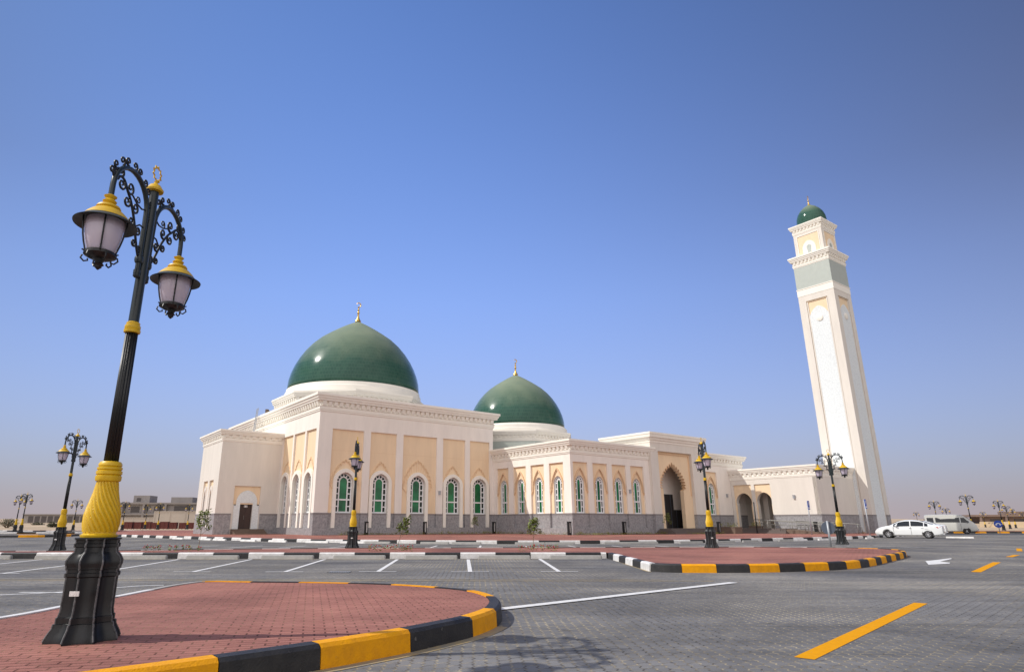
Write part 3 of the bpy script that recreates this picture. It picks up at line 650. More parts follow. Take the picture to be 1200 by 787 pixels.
g = G(); cornice(g, [(AP, AQ), (32.0, AQ), (32.0, 0), (AP, 0)], AZ - .05, 8.93, .48, edges=(0, 3)); cornice(g, [(40.4, AQ), (49.0, AQ), (49.0, 2), (40.4, 2)], AZ - .05, 8.93, .48, edges=(0,)); g.build('cornice', 'cornice', mq)
# ---- portal block
PX0, PX1, PQ = 31.75, 40.65, -12.35
g = G(fx(PX0, PQ)); LN = PX1 - PX0
rx0, rx1, rz = 1.2, 7.0, 8.6
for a, b in ((0, rx0), (rx1, LN)):
    g.box(a, b, -1.2, 0, DADO, 9.4, 5); g.box(a, b, -1.2, .03, ZB, DADO - .14, 1); g.box(a, b, -1.2, .05, DADO - .14, DADO, 3)
g.box(rx0, rx1, -1.2, 0, rz, 9.4, 5)
g.box(0, .4, -6, -1.2, ZB, 9.4, 5); g.box(LN - .4, LN, -6, -1.2, ZB, 9.4, 5); g.box(0, LN, -6.4, -6, ZB, 9.4, 5); g.box(.4, LN - .4, -6, -1.2, 9.0, 9.39, 7)
# recessed peach wall with the many-lobed horseshoe arch
cx_, hw_ = 3.8, 2.0
lob = []
nl = 19
for i in range(nl * 6 + 1):
    t = pi * 1.16 * (.5 - i / (nl * 6)) + pi / 2; X, Zc = cos(t), sin(t)
    Z = Zc + .5 * (1 - min(1, abs(X) * 1.0)) if Zc > 0 else Zc
    k = 1 - .16 + .16 * abs(sin(nl * pi * i / (nl * 6))) ** .75
    lob.append((cx_ + hw_ * 1.08 * X * k, 5.1 + 1.62 * Z * k * (1 if Zc > 0 else 1.0)))
zsp = lob[0][1]
door = [(lob[0][0] + .05, .7), (lob[0][0] + .05, zsp - .15), (lob[0][0] - .1, zsp - .08)] + lob + [(lob[-1][0] + .1, zsp - .08), (lob[-1][0] - .05, zsp - .15), (lob[-1][0] - .05, .7)]
g.plate([(rx0, .7)] + door + [(rx1, .7), (rx1, rz), (rx0, rz)], [], -.35, 2)
g.reveal(door, -.35, -.8, 2)
g.plate([(rx0, .7)] + door + [(rx1, .7), (rx1, rz), (rx0, rz)], [], -.8, 2)
# the portal hall behind: white walls, a pier and dark doors
g.box(.4, LN - .4, -5.9, -1.2, .6, .68, 8); g.box(.4, 1.6, -2.4, -1.2, .68, 9.0, 5)
wall_obj(g)
g = G(fx(PX0, PQ)); g.ribbon([(rx0 + .22, 4.1), (rx0 + .22, rz - .22), (rx1 - .22, rz - .22), (rx1 - .22, 4.1)], .09, -.35, -.24, 0); g.ribbon([(a, b + .02) for a, b in lob], .06, -.35, -.30, 0); g.build('arch_relief', 'peach_trim', mq)
g = G(fx(PX0, PQ)); g.box(1.6, 6.2, -2.5, -2.35, .69, 4.3, 0); g.box(6.2, LN - .45, -2.5, -2.35, .69, 2.65, 0)
for x in (2.6, 3.65, 4.7, 5.7, 6.6, 7.5): g.box(x, x + .06, -2.35, -2.33, .69, 2.6 if x > 6.1 else 4.25, 1)
g.build('door', ['far_dark', 'back_metal'], mq)
g = G(fx(PX0, PQ)); g.box(.45, LN - .45, -2.8, -2.51, 0.69, 8.9, 0); g.build('wall', 'plaster', mq)
g = G(); cornice(g, [(PX0, PQ), (PX1, PQ), (PX1, -6), (PX0, -6)], 9.4, 10.5, .5, dent=False); g.box(PX0, PX1, PQ, -5.99, 9.39, 9.9, 0); g.build('cornice', 'cornice', mq)

# ---- arcade wing
CP0, CP1, CQ0, CQ1, CZ = 46.2, 54.5, -22.05, -12.03, 6.0
g = G(lx(CP0, CQ0)); LN2 = CQ1 - CQ0
a1, a2 = (5.2, 7.1, 6.12, .88), (7.5, 9.7, 8.6, .95)
g.box(0, 5.2, -.5, 0, DADO, CZ, 5); g.box(0, 5.2, -.5, .03, ZB, DADO - .14, 1); g.box(0, 5.2, -.5, .05, DADO - .14, DADO, 3)
g.box(7.1, 7.5, -.5, 0, ZB, CZ, 5); g.box(9.7, LN2, -.5, 0, ZB, CZ, 5)
for a, b, c, h in (a1, a2):
    g.box(a, b, -.5, 0, 5.45, CZ, 5)
    ho = []
    for i in range(25):
        t = pi * 1.22 * (.5 - i / 24) + pi / 2; X, Zc = cos(t), sin(t); ho.append((c + h * X, 3.55 + (.88 * Zc + (.12 * (1 - abs(X)) if Zc > 0 else 0)) * 1.0))
    hole = [(c - h + .06, ZB), (c - h + .06, ho[0][1] - .1)] + ho + [(c + h - .06, ho[0][1] - .1), (c + h - .06, ZB)]
    g.plate([(a, ZB)] + hole + [(b, ZB), (b, 5.45), (a, 5.45)], [], -.12, 2); g.reveal(hole, -.12, -.6, 5); g.plate([(a, ZB)] + hole + [(b, ZB), (b, 5.45), (a, 5.45)], [], -.6, 2)
wall_obj(g)
g = G(); g.box(CP0 + .5, CP1, CQ0, CQ0 + .4, DADO, CZ, 5); g.box(CP0, CP0 + .5, CQ0 + .003, CQ0 + .4, DADO, CZ - .003, 5)
g.box(CP0, CP1, CQ0 - .03, CQ0 + .38, ZB, DADO - .14, 1); g.box(CP0, CP1, CQ0 - .05, CQ0 + .37, DADO - .14, DADO, 3)
g.box(CP0 + 4.4, CP1, CQ0 + .4, CQ1, ZB, CZ, 5); g.box(CP0 + .5, CP0 + 4.4, CQ0 + .4, CQ0 + 4.6, ZB, CZ, 5); g.box(CP0 + .5, CP0 + 4.4, CQ0 + 4.6, CQ1, ZB, .66, 8); g.box(CP0 + .48, CP0 + 4.4, CQ0 + 4.6, CQ1, 5.6, CZ - .01, 5)
g.box(CP0 + 2.2, CP0 + 2.7, CQ0 + 6.9, CQ0 + 7.5, .66, 5.6, 5)
g.box(49.01, CP1, -12.0, -11.5, ZB, CZ, 5)
wall_obj(g)
g = G(); cornice(g, [(CP0, CQ0), (CP1, CQ0), (CP1, CQ1), (CP0, CQ1)], CZ - .05, 7.2, .34, edges=(0, 3)); g.box(CP0 + .3, CP1 - .3, CQ0 + .3, CQ1, CZ, CZ + .3, 0); g.build('cornice', 'cornice', mq)
# ---- left building
LP0, LQ0, LL, LZ = -6.0, 9.6, 7.5, 9.05
g = G(fx(LP0, LQ0)); px0, px1 = 1.62, 4.2; dc = 2.95
g.box(.5, px0, -.5, 0, DADO, LZ, 5); g.box(px1, 6.0, -.5, 0, DADO, LZ, 5); g.box(px0, px1, -.5, 0, 4.75, LZ, 5)
for a, b in ((.5, px0 - .1), (px1 + .1, 6.0)): g.box(a, b, -.5, .03, ZB, DADO - .14, 1); g.box(a, b, -.5, .05, DADO - .14, DADO, 3)
hole = arch(dc, .62, .62, 3.2, 3.2, 0, 2)
g.plate([(px0, 3.0), (px1, 3.0), (px1, 4.75), (px0, 4.75)], [], -.14, 2)
arp = arch(dc, 1.02, 2.9, 3.25, 4.35, .08, 24)
g.plate([(dc - 1.25, ZB), (dc - .62, ZB), (dc - .62, 3.12), (dc + .62, 3.12), (dc + .62, ZB), (dc + 1.25, ZB), (dc + 1.25, 2.9)] + arp[::-1] + [(dc - 1.25, 2.9)], [], -.1, 6)
g.box(px0 - .1, dc - 1.25, -.5, -.03, ZB, 3.0, 5); g.box(dc + 1.25, px1 + .1, -.5, -.03, ZB, 3.0, 5)
g.reveal([(dc - .62, ZB), (dc - .62, 3.12), (dc + .62, 3.12), (dc + .62, ZB)], -.1, -.4, 5)
g.box(-.0 + .5, 5.9, -LL, -.5, ZB, LZ + .2, 7)
wall_obj(g)
g = G(fx(LP0, LQ0)); g.box(dc - .62, dc + .62, -.42, -.36, .66, 3.12, 0); g.box(dc - .01, dc + .01, -.36, -.355, .7, 3.1, 1)
for s in (-1, 1):
    for z0, z1 in ((.85, 1.7), (1.85, 2.9)): g.ribbon([(dc + s * .31 - .2, z0), (dc + s * .31 + .2, z0), (dc + s * .31 + .2, z1), (dc + s * .31 - .2, z1)], .03, -.36, -.345, 0, True)
do = g.build('door', ['bronze_door', 'far_dark'], mq); do['label'] = 'dark brown door with a small pale notice'
g = G(fx(LP0, LQ0)); g.box(dc - .15, dc + .18, -.36, -.35, 2.72, 2.93, 0); g.build('notice', 'white_sign', do)
g = G(fx(LP0, LQ0)); g.tube([(dc - .1, -.3, 1.55), (dc - .1, -.3, 1.95)], .02, 6); g.build('handle', 'steel', do)
g = G(lx(LP0, LQ0 + .5)); lwn = [(1.3, 2.75), (3.5, 5.05)]
facade(g, LL - .5, LZ, [(a, b, 5.35) for a, b in lwn], [((a + b) / 2, .3, 3.75, 4.05, DADO + .35, .2) for a, b in lwn], body=5)
for a, b in lwn: c = (a + b) / 2; g.ribbon(arch(c, .46, .8, 3.8, 4.7, .3), .3, -.17, -.02, 5)
g.box(-.5, -.002, -.498, 0, DADO, LZ, 5); g.box(-.53, -.002, -.498, .03, ZB, DADO - .16, 1); g.box(-.55, -.002, -.498, .05, DADO - .16, DADO, 3); wall_obj(g)
for a, b in lwn:
    c = (a + b) / 2; f = G(lx(LP0, LQ0 + .5)); f.ribbon(arch(c, .27, DADO + .4, 3.75, 4.02, .2), .06, -.4, -.36, 0); fo = f.build('window', 'white_frame', mq)
    p = G(lx(LP0, LQ0 + .5)); p.plate(arch(c, .3, DADO + .35, 3.75, 4.05, .2), [], -.42, 0); p.build('pane', 'border_glass', fo)
g = G(); cornice(g, [(LP0, LQ0), (0, LQ0), (0, LQ0 + LL), (LP0, LQ0 + LL)], LZ - .05, 10.15, .42, edges=(0, 3), k=1.1); g.box(LP0 + .2, -.05, LQ0 + .2, LQ0 + LL, LZ, LZ + .4, 0); g.build('cornice', 'cornice', mq)
# steps before the side door
g = G(fx(LP0, LQ0))
for k in range(4): g.box(dc - 1.35 + .0, dc + 1.75, .05, 1.7 - k * .38, ZB + k * .125, ZB + (k + 1) * .125 - .002, 0)
g.build('steps', 'brown_stone', mq)
# small wall lamps and vents on the facade
for xf, x, z in ((fx(0, 0), 13.35, 4.0), (fx(AP, AQ), 8.15, 4.1), (fx(AP + 20.3, AQ), 4.6, 4.1), (lx(CP0, CQ0), 2.6, 3.75)):
    g = G(xf); g.box(x - .09, x + .09, .0, .16, z, z + .34, 0); g.box(x - .12, x + .12, 0, .2, z + .34, z + .38, 0); g.build('wall_lamp', 'grey_metal', mq)
# ---- landing and steps before the portal and the arcade
g = G()
for k in range(4):
    o = (3 - k) * .36; z0 = ZB + .13 * k; g.box(32.2 - o * .6, CP0 + .4, -13.8 - o, PQ - .06, z0, z0 + .128, 0)
    g.box(43.9 - o, CP0 - .035, -19.3 - o * .5, -13.81 - o, z0, z0 + .127, 0)
g.box(32.4, CP0 + .4, -13.75, -11.0, .65, .69, 0)
g.build('steps', 'step_stone', mq)

# ------------------------------------------------------------------ MINARET
mn = empty('minaret', (ORG[0] + 54.4 * cos(ROT) + 23.5 * sin(ROT), ORG[1] + 54.4 * sin(ROT) - 23.5 * cos(ROT), 0), ROT)
tag(mn, 'tall square cream minaret with grey band and small green dome', 'minaret')
W_ = 4.35
g = G(); g.box(.14, W_ - .14, .14, W_ - .14, ZB, 32.6, 0)
for xf in (fx(0, 0), lx(0, 0)):
    g.xf = xf
    for a, b in ((0 if xf(1, 0, 0)[0] else .14, .88), (W_ - .88, W_)):
        g.box(a, b, -.14, 0, DADO, 29.1, 0); g.box(a, b, -.14, .03, ZB, DADO - .14, 2); g.box(a, b, -.14, .05, DADO - .14, DADO, 3)
    g.box(.88, W_ - .88, -.14, 0, 27.75, 29.1, 0); 
    g.ribbon([(1.0, ZB), (1.0, 27.6), (W_ - 1.0, 27.6), (W_ - 1.0, ZB)], .12, -.14, -.05, 0)
    g.plate([(.88, ZB), (W_ - .88, ZB), (W_ - .88, 27.75), (.88, 27.75)], [], -.135, 1)
g.xf = lambda x, y, z: (x, y, z)
g.build('shaft', ['plaster_warm', 'peach', 'granite', 'granite_band'], mn)
for xf in (fx(0, 0), lx(0, 0)):
    g = G(xf); c = W_ / 2; s_ = []
    for i in range(31):
        t = pi * 1.2 * (.5 - i / 30) + pi / 2; X, Zc = cos(t), sin(t); s_.append((c + 1.2 * X, 25.2 + (1.35 * Zc + (.32 * (1 - abs(X)) if Zc > 0 else 0))))
    outl = [(c - 1.1, .3), (c - 1.1, s_[0][1] - .35), (c - 1.18, s_[0][1] - .3), (c - 1.18, s_[0][1] - .1)] + s_ + [(c + 1.18, s_[0][1] - .1), (c + 1.18, s_[0][1] - .3), (c + 1.1, s_[0][1] - .35), (c + 1.1, .3)]
    g.plate(outl, [], -.06, 0); g.reveal(outl, -.06, -.13, 0); g.build('carved_panel', 'carved', mn)
    g = G(xf); g.grid([[(c + .42 * k * cos(t * pi / 12), y, 25.3 + .42 * k * sin(t * pi / 12)) for t in range(24)] for k, y in ((1, -.06), (.95, .02), (.7, .06), (.3, .07))], 0, True, False, True); g.build('medallion', 'cornice', mn, True, angle=50)
g = G(); sq = lambda a, b: [(a, a), (b, a), (b, b), (a, b)]
g.grid([[(x, y, z) for x, y in sq(-.03, W_ + .03)] for z in (28.5, 29.35)], 0, True, True, True); g.grid([[(x, y, z) for x, y in sq(-.07, W_ + .07)] for z in (29.36, 29.46)], 0, True, True, True)
g.build('band', 'cornice', mn)
g = G(); g.grid([[(x, y, z) for x, y in sq(-.01, W_ + .01)] for z in (29.47, 32.35)], 0, True, True, True); g.build('tile_band', 'tile_grey', mn)
g = G(); cornice(g, sq(0, W_), 32.3, 33.75, .42, edges=(0, 3), k=.85); g.box(.2, W_ - .2, .2, W_ - .2, 32.4, 33.3, 0); g.build('balcony', 'cornice', mn)
g = G(); a, b = .45, W_ - .35; g.box(a, b, a, b, 33.2, 36.95, 0); g.build('lantern_room', 'plaster_warm', mn)
for xf in (fx(a, a), lx(a, a)):
    g = G(xf); w3 = b - a; c = w3 / 2
    g.ribbon([(.42, 33.3), (.42, 36.6), (w3 - .42, 36.6), (w3 - .42, 33.3)], .1, 0, .06, 0); g.plate([(.5, 33.3), (w3 - .5, 33.3), (w3 - .5, 36.5), (.5, 36.5)], [], .015, 1)
    ar = arch(c, .82, 33.4, 34.75, 35.75, .15); g.plate(ar, [], .05, 0); g.reveal(ar, .05, .01, 0)
    k = []
    for i in range(21):
        t = pi * 1.3 * (.5 - i / 20) + pi / 2; k.append((c + .3 * cos(t), 34.85 + .3 * sin(t)))
    k = [(c - .17, 33.4)] + k + [(c + .17, 33.4)]; g.plate(k, [], .06, 2)
    g.build('niche', ['cornice', 'peach', 'tile_grey'], mn)
g = G(); cornice(g, sq(a, b), 36.9, 38.1, .35, edges=(0, 3), k=.75); g.box(a + .2, b - .2, a + .2, b - .2, 36.95, 37.9, 0); g.build('cornice', 'cornice', mn)
dm = G(); cD = (a + b) / 2
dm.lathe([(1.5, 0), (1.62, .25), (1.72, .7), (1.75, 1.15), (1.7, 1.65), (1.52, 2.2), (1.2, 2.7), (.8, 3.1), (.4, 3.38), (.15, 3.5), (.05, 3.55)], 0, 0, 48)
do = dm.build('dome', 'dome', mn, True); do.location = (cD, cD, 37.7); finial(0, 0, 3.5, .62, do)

# ------------------------------------------------------------------ STREET LAMP
def make_lamp():
    r = empty('street_lamp', (0, 0, 0))
    def mod8(t, z):
        k = abs(((t * 8 / (2 * pi)) % 1) - .5) * 2          # 1 on the ribs, 0 between
        return .74 + .26 * k ** 2.6 if z < .84 else 1
    g = G(); prof = [(.345, 0), (.345, .02), (.325, .06), (.285, .12), (.28, .15), (.262, .155), (.262, .2), (.25, .205), (.238, .25), (.236, .34), (.236, .52), (.252, .53), (.252, .555), (.238, .56), (.238, .585), (.252, .59), (.252, .61), (.262, .63), (.262, .66), (.235, .70), (.20, .73), (.196, .77), (.212, .775), (.212, .80), (.20, .805), (.2, .835), (.215, .84), (.215, .852), (.12, .856)]
    K = .87; g.lathe([(rr * K, z) for rr, z in prof], 0, 0, 128, 0, mod8)
    for k in range(8):
        a_ = 2 * pi * (k + 0) / 8
        g.tube([(rr * K * cos(a_) * 1.0, rr * K * sin(a_) * 1.0, z) for rr, z in prof[1:-2]], .008, 5, 1)
    base = g.build('base', ['lamp_black', 'scuffed_lit_edge'], r, True, angle=28)
    g = G(); g.box(-.04, .04, -.236, -.226, .38, .42, 0); g.build('label_plate', 'kerb_white', base)
    g = G()
    tw = lambda t, z: .91 + .15 * abs(sin(10 * (t + (z - .9) * 3.9))) ** .8 if .9 < z < 1.34 else 1
    bulb = [(.158, .90), (.166, .94), (.170, .98), (.171, 1.02), (.167, 1.06), (.158, 1.10), (.147, 1.14), (.136, 1.18), (.125, 1.22), (.116, 1.26), (.109, 1.30), (.104, 1.339)]
    fine = []
    for k in range(37):
        z = .901 + (1.338 - .901) * k / 36
        for (r0_, z0_), (r1_, z1_) in zip(bulb, bulb[1:]):
            if z0_ <= z <= z1_ + 1e-9: fine.append((r0_ + (r1_ - r0_) * (z - z0_) / (z1_ - z0_), z)); break
    prof = [(.175, .856), (.18, .875), (.158, .885), (.158, .9)] + fine + [(.105, 1.345), (.122, 1.35), (.128, 1.365), (.128, 1.395), (.114, 1.402), (.128, 1.412), (.128, 1.438), (.112, 1.446), (.124, 1.455), (.124, 1.472), (.108, 1.48), (.118, 1.488), (.116, 1.505), (.10, 1.525), (.07, 1.53)]
    g.lathe([(rr * .85, z) for rr, z in prof], 0, 0, 208, 0, tw); g.build('collar', 'lamp_yellow', r, True, angle=35)
    g = G(); fl = lambda t, z: 1 - .16 * (abs(cos(7 * t)) ** 1.5)
    g.lathe([(.064, 1.52), (.058, 2.80)], 0, 0, 96, 0, fl); g.build('fluted_pole', 'lamp_black', r, True)
    g = G(); g.lathe([(.06, 2.78), (.074, 2.785), (.077, 2.81), (.066, 2.815), (.073, 2.83), (.071, 2.855), (.061, 2.86), (.063, 2.885), (.05, 2.895)], 0, 0, 32); g.build('ring', 'lamp_yellow', r, True, angle=40)
    g = G(); g.lathe([(.049, 2.88), (.045, 4.36)], 0, 0, 24); g.build('pole', 'lamp_green_black', r, True, angle=40)
    g = G(); g.lathe([(.046, 4.345), (.084, 4.35), (.088, 4.37), (.072, 4.39), (.055, 4.42), (.03, 4.435), (.018, 4.45), (.022, 4.465), (.008, 4.475)], 0, 0, 24)
    pts = [(0, (.088 if i % 2 else .064) * cos(i * pi / 10), 4.56 + (.088 if i % 2 else .064) * sin(i * pi / 10)) for i in range(21)]
    g.tube(pts, .0085, 6); g.build('finial', 'lamp_gold', r, True, angle=40)
    def spiral(c, r0, turns, start, sgn, n=26, r1=.006):
        return [(c[0] + (r0 + (r1 - r0) * i / n) * cos(start + sgn * turns * 2 * pi * i / n), c[1] + (r0 + (r1 - r0) * i / n) * sin(start + sgn * turns * 2 * pi * i / n)) for i in range(n + 1)]
    for sd in (-1, 1):
        X = lambda s, z: (0, sd * s, z)
        g = G(); pts = [X(.085, 3.42), X(.085, 3.9), X(.09, 4.02)]
        for i in range(15):
            t = pi - pi * i / 14; pts.append(X(.40 + .31 * cos(t), 4.04 + .30 * sin(t)))
        pts += [X(.71, 3.98), X(.71, 3.90)]
        g.tube(pts, .025, 10); g.tube([X(.085, 3.38), X(.085, 3.42)], [.034, .034], 10); g.tube([X(.0, 3.6), X(.09, 3.6)], .02, 8); g.tube([X(.0, 4.0), X(.09, 4.0)], .02, 8)
        g.lathe([(.02, 3.34), (.034, 3.355), (.03, 3.385)], 0, sd * .085, 12)
        g.lathe([(.035, 3.50), (.042, 3.52), (.042, 3.55), (.035, 3.57)], 0, sd * .085, 12)
        arm = g.build('arm', 'lamp_green_black', r, True, angle=50)
        s = G()
        def T(p, rr=.0085): s.tube([X(a_, b_) for a_, b_ in p], rr, 5)
        def curl(P, Q, side, r0, rr, turns=1.4):
            # spiral that leaves the stem at P along P->Q and rolls up on one side
            d = Vector((Q[0] - P[0], Q[1] - P[1])).normalized(); nn = Vector((-d.y, d.x)) * side; c = Vector(P) + nn * r0
            st = math.atan2(P[1] - c.y, P[0] - c.x); T(spiral(tuple(c), r0, turns, st, side, 22, .007), [rr * (1 - .45 * i / 22) for i in range(23)])
        # crest curls along the outside of the arch
        for k in range(9):
            t = radians(158 - 17.5 * k); A_ = (.40 + .335 * cos(t), 4.04 + .325 * sin(t)); t2 = t - .2 if k % 2 else t + .2; B_ = (.40 + .335 * cos(t2), 4.04 + .325 * sin(t2))
            curl(A_, B_, 1 if k % 2 else -1, .044, .0125, 1.3)
        # inner scrollwork: an S stem with spirals on each side
        stem = catmull([(.655, 4.12), (.62, 4.17), (.55, 4.17), (.47, 4.10), (.40, 4.04), (.33, 3.95), (.27, 3.85), (.22, 3.74), (.17, 3.64), (.12, 3.56)], 5)
        T(stem, .013); n_ = len(stem)
        curl(stem[2], stem[1], 1, .06, .0135, 1.45)
        for f_, sd_, r0 in ((.14, -1, .052), (.26, 1, .062), (.36, -1, .068), (.47, 1, .062), (.56, -1, .06), (.68, 1, .05), (.76, -1, .05), (.87, 1, .042), (.95, -1, .034)):
            i_ = int(f_ * (n_ - 2)); curl(stem[i_], stem[i_ + 1], sd_, r0, .0135, 1.4)
        T([(.10, 4.08), (.18, 4.05), (.28, 4.06), (.37, 4.1), (.45, 4.09)], .009); T([(.11, 3.88), (.17, 3.88), (.24, 3.83)], .009); curl((.28, 4.06), (.37, 4.1), 1, .045, .009)
        s.build('scrollwork', 'lamp_black', arm, True)
        # lantern
        g = G(); R0 = .262
        g.lathe([(R0, 3.605), (R0 + .003, 3.611), (.25, 3.620), (.22, 3.640), (.195, 3.663)], 0, sd * .71, 40, 1, cap=False)
        hat = [(.20, 3.660), (.193, 3.668), (.17, 3.70), (.135, 3.735), (.115, 3.75), (.085, 3.756), (.095, 3.762), (.105, 3.775), (.095, 3.795), (.06, 3.81), (.042, 3.825), (.055, 3.835), (.06, 3.848), (.045, 3.862), (.032, 3.875), (.05, 3.89), (.055, 3.90), (.03, 3.915)]
        g.lathe(hat, 0, sd * .71, 40, 0, cap=False); lan = g.build('lantern', ['lamp_gold', 'hat_under'], r, True, angle=35)
        g = G(); g.lathe([(R0, 3.602), (.22, 3.625), (.18, 3.645), (.0, 3.65)], 0, sd * .71, 40, 0, cap=False); g.build('hat_underside', 'hat_under', lan, True)
        g = G(); g.lathe([(.158, 3.645), (.164, 3.60), (.163, 3.55), (.155, 3.49), (.140, 3.42), (.118, 3.35), (.103, 3.31), (.0, 3.305)], 0, sd * .71, 32, 0, cap=False); g.build('glass', 'lamp_glass', lan, True)
        g = G()
        for k in range(5):
            t = k * pi * .4 + .2
            g.tube([(rr * cos(t), sd * .71 + rr * sin(t), z) for rr, z in ((.185, 3.65), (.182, 3.60), (.178, 3.55), (.166, 3.47), (.150, 3.40), (.130, 3.335), (.136, 3.315), (.152, 3.322))], .008, 5)
        g.lathe([(.118, 3.335), (.134, 3.325), (.134, 3.30), (.118, 3.29), (.088, 3.275), (.045, 3.265), (.03, 3.23), (.045, 3.215), (.028, 3.20), (.03, 3.19), (.005, 3.165)], 0, sd * .71, 24)
        for k in range(6):
            t = k * pi / 3 + .35; g.tube([(rr * cos(t), sd * .71 + rr * sin(t), z) for rr, z in ((.14, 3.295), (.15, 3.265), (.12, 3.235), (.09, 3.245), (.095, 3.262))], .008, 5)
        g.build('cage', 'lamp_black', lan, True, angle=45)
    return r
LAMPG = 'twin lantern street lamps of the car park'
proto = make_lamp()
lamps = [  # x, y, arm turn, label
    (-3.41, 6.01, 0, 'huge foreground street lamp with twin lanterns standing on the near red paved island'),
    (-16.04, 25.6, 1, 'black and yellow street lamp behind the kerb left of the big foreground lamp'),
    (-5.18, 28.0, 4, 'black and yellow street lamp in front of the large dome hall'),
    (10.01, 28.2, -7, 'black and yellow street lamp on the right red island in front of the portal arch'),
    (18.15, 32.9, 24, 'black and yellow street lamp on the right island before the foot of the minaret'),
    (62.04, 82.46, 37, 'street lamp standing beside the white van'),
    (-57.93, 83.17, -10, 'left one of the two neighbouring street lamps at the far left'),
    (-53.9, 78.42, -12, 'right one of the two neighbouring street lamps at the far left'),
    (-60.57, 99.5, -35, 'single small street lamp far behind, before the long low grey building'),
    (-57.11, 106.84, -30, 'small far street lamp just right of the yellow collar of the big lamp'),
    (-64.35, 128.6, -30, 'small far street lamp at the left end of the row of dark red barriers'),
    (-56.14, 116.72, -30, 'small far street lamp before the middle of the dark red barriers'),
    (-53.96, 123.68, -30, 'small far street lamp closest to the left corner of the mosque'),
    (137.02, 204.16, 37, 'tiny street lamp showing above the roof of the white saloon car'),
    (73.57, 104.91, 37, 'small street lamp showing above the rear of the white van'),
    (108.54, 151.31, 37, 'small street lamp showing above the middle of the white van roof'),
    (152.45, 197.28, 37, 'tiny street lamp just behind the round blue arrow sign'),
    (81.52, 101.95, 20, 'small street lamp right of the round blue arrow sign, tallest of the right edge cluster'),
    (107.95, 133.31, 37, 'second street lamp of the cluster at the right edge'),
    (130.63, 159.58, 0, 'third street lamp of the cluster at the right edge'),
    (174.8, 210.02, 37, 'rightmost tiny street lamp at the right edge of the photo'),
    (-50.6, 62.3, -36, 'street lamp cut off by the left edge of the photo, one lantern showing')]
for i, (x, y, a_, lab) in enumerate(lamps):
    o = proto if i == 0 else copy_tree(proto)
    o.location = (x, y, .18 if y < 90 and x < 60 else .0 if y > 110 else .17); o.rotation_euler.z = radians(a_); tag(o, lab, 'street lamp', LAMPG)
    o.location.z = .18

# ------------------------------------------------------------------ CARS
def loft_car(name, st, hw, paint, zs0=.22):
    """st: list of (x, z_low, z_belt, z_roof, half_belt, half_roof) from rear to front"""
    g = G(); rows = []
    for x, zl, zb, zr, wb, wr in st:
        rows.append([(x, 0, zl), (x, -wb * .86, zl), (x, -wb * .98, zl + .10), (x, -wb * 1.0, (zl + zb) * .5 + .06), (x, -wb * .97, zb), (x, -wr, zr - .05), (x, -wr * .82, zr - .005), (x, 0, zr + .015),
                     (x, wr * .82, zr - .005), (x, wr, zr - .05), (x, wb * .97, zb), (x, wb * 1.0, (zl + zb) * .5 + .06), (x, wb * .98, zl + .10), (x, wb * .86, zl)])
    g.grid(rows, 0, True, True, True); return g
def wheels(root, xs, r, track, wid=.21):
    for x in xs:
        for s in (-1, 1):
            g = G(); n = 28
            prof = [(r * .62, -wid / 2), (r * .9, -wid / 2 - .005), (r, -wid / 2 + .035), (r, wid / 2 - .035), (r * .9, wid / 2 + .005), (r * .62, wid / 2)]
            g.grid([[(rr * cos(2 * pi * k / n), y, rr * sin(2 * pi * k / n)) for k in range(n)] for rr, y in prof], 0, True)
            t = g.build('wheel', 'tyre', root, True, angle=40); t.location = (x, s * track, r)
            g = G(); yo = s * (wid / 2 - .02)
            g.grid([[(rr * cos(2 * pi * k / n), y, rr * sin(2 * pi * k / n)) for k in range(n)] for rr, y in ((r * .66, yo + s * .02), (r * .60, yo + s * .02), (r * .57, yo - s * .03))], 0, True)
            for k in range(7):
                a0 = 2 * pi * k / 7; g.tube([(r * .08 * cos(a0), yo, r * .08 * sin(a0)), (r * .6 * cos(a0 - .1), yo, r * .6 * sin(a0 - .1))], .028, 5); g.tube([(r * .08 * cos(a0), yo, r * .08 * sin(a0)), (r * .6 * cos(a0 + .16), yo, r * .6 * sin(a0 + .16))], .02, 5)
            g.grid([[(rr * cos(2 * pi * k / 12), yo + s * .03, rr * sin(2 * pi * k / 12)) for k in range(12)] for rr in (.07, .01)], 0, True)
            g.build('rim', 'rim', t)
            g = G(); g.grid([[(rr * cos(2 * pi * k / n), s * (wid / 2 - .08), rr * sin(2 * pi * k / n)) for k in range(n)] for rr in (r * .62, .01)], 0, True); g.build('brake_disc', 'far_dark', t)
def wheel_arch(root, xs, r, hw):
    g = G()
    for x in xs:
        for s in (-1, 1):
            n = 20; ri = r + .055
            g.grid([[(x + rr * cos(pi * k / n - .12 + .24 * k / n * 0), s * y, r + rr * sin(pi * k / n)) for k in range(n + 1)] for rr, y in ((ri, hw - .25), (ri, hw + .004), (ri + .02, hw + .006))], 0, False)
            g.face([(x + ri * cos(2 * pi * k / 24), s * (hw - .012 + .014), r + ri * sin(2 * pi * k / 24)) for k in range(24) if r + ri * sin(2 * pi * k / 24) > .2], 0)
    g.build('wheel_arch', 'far_dark', root)
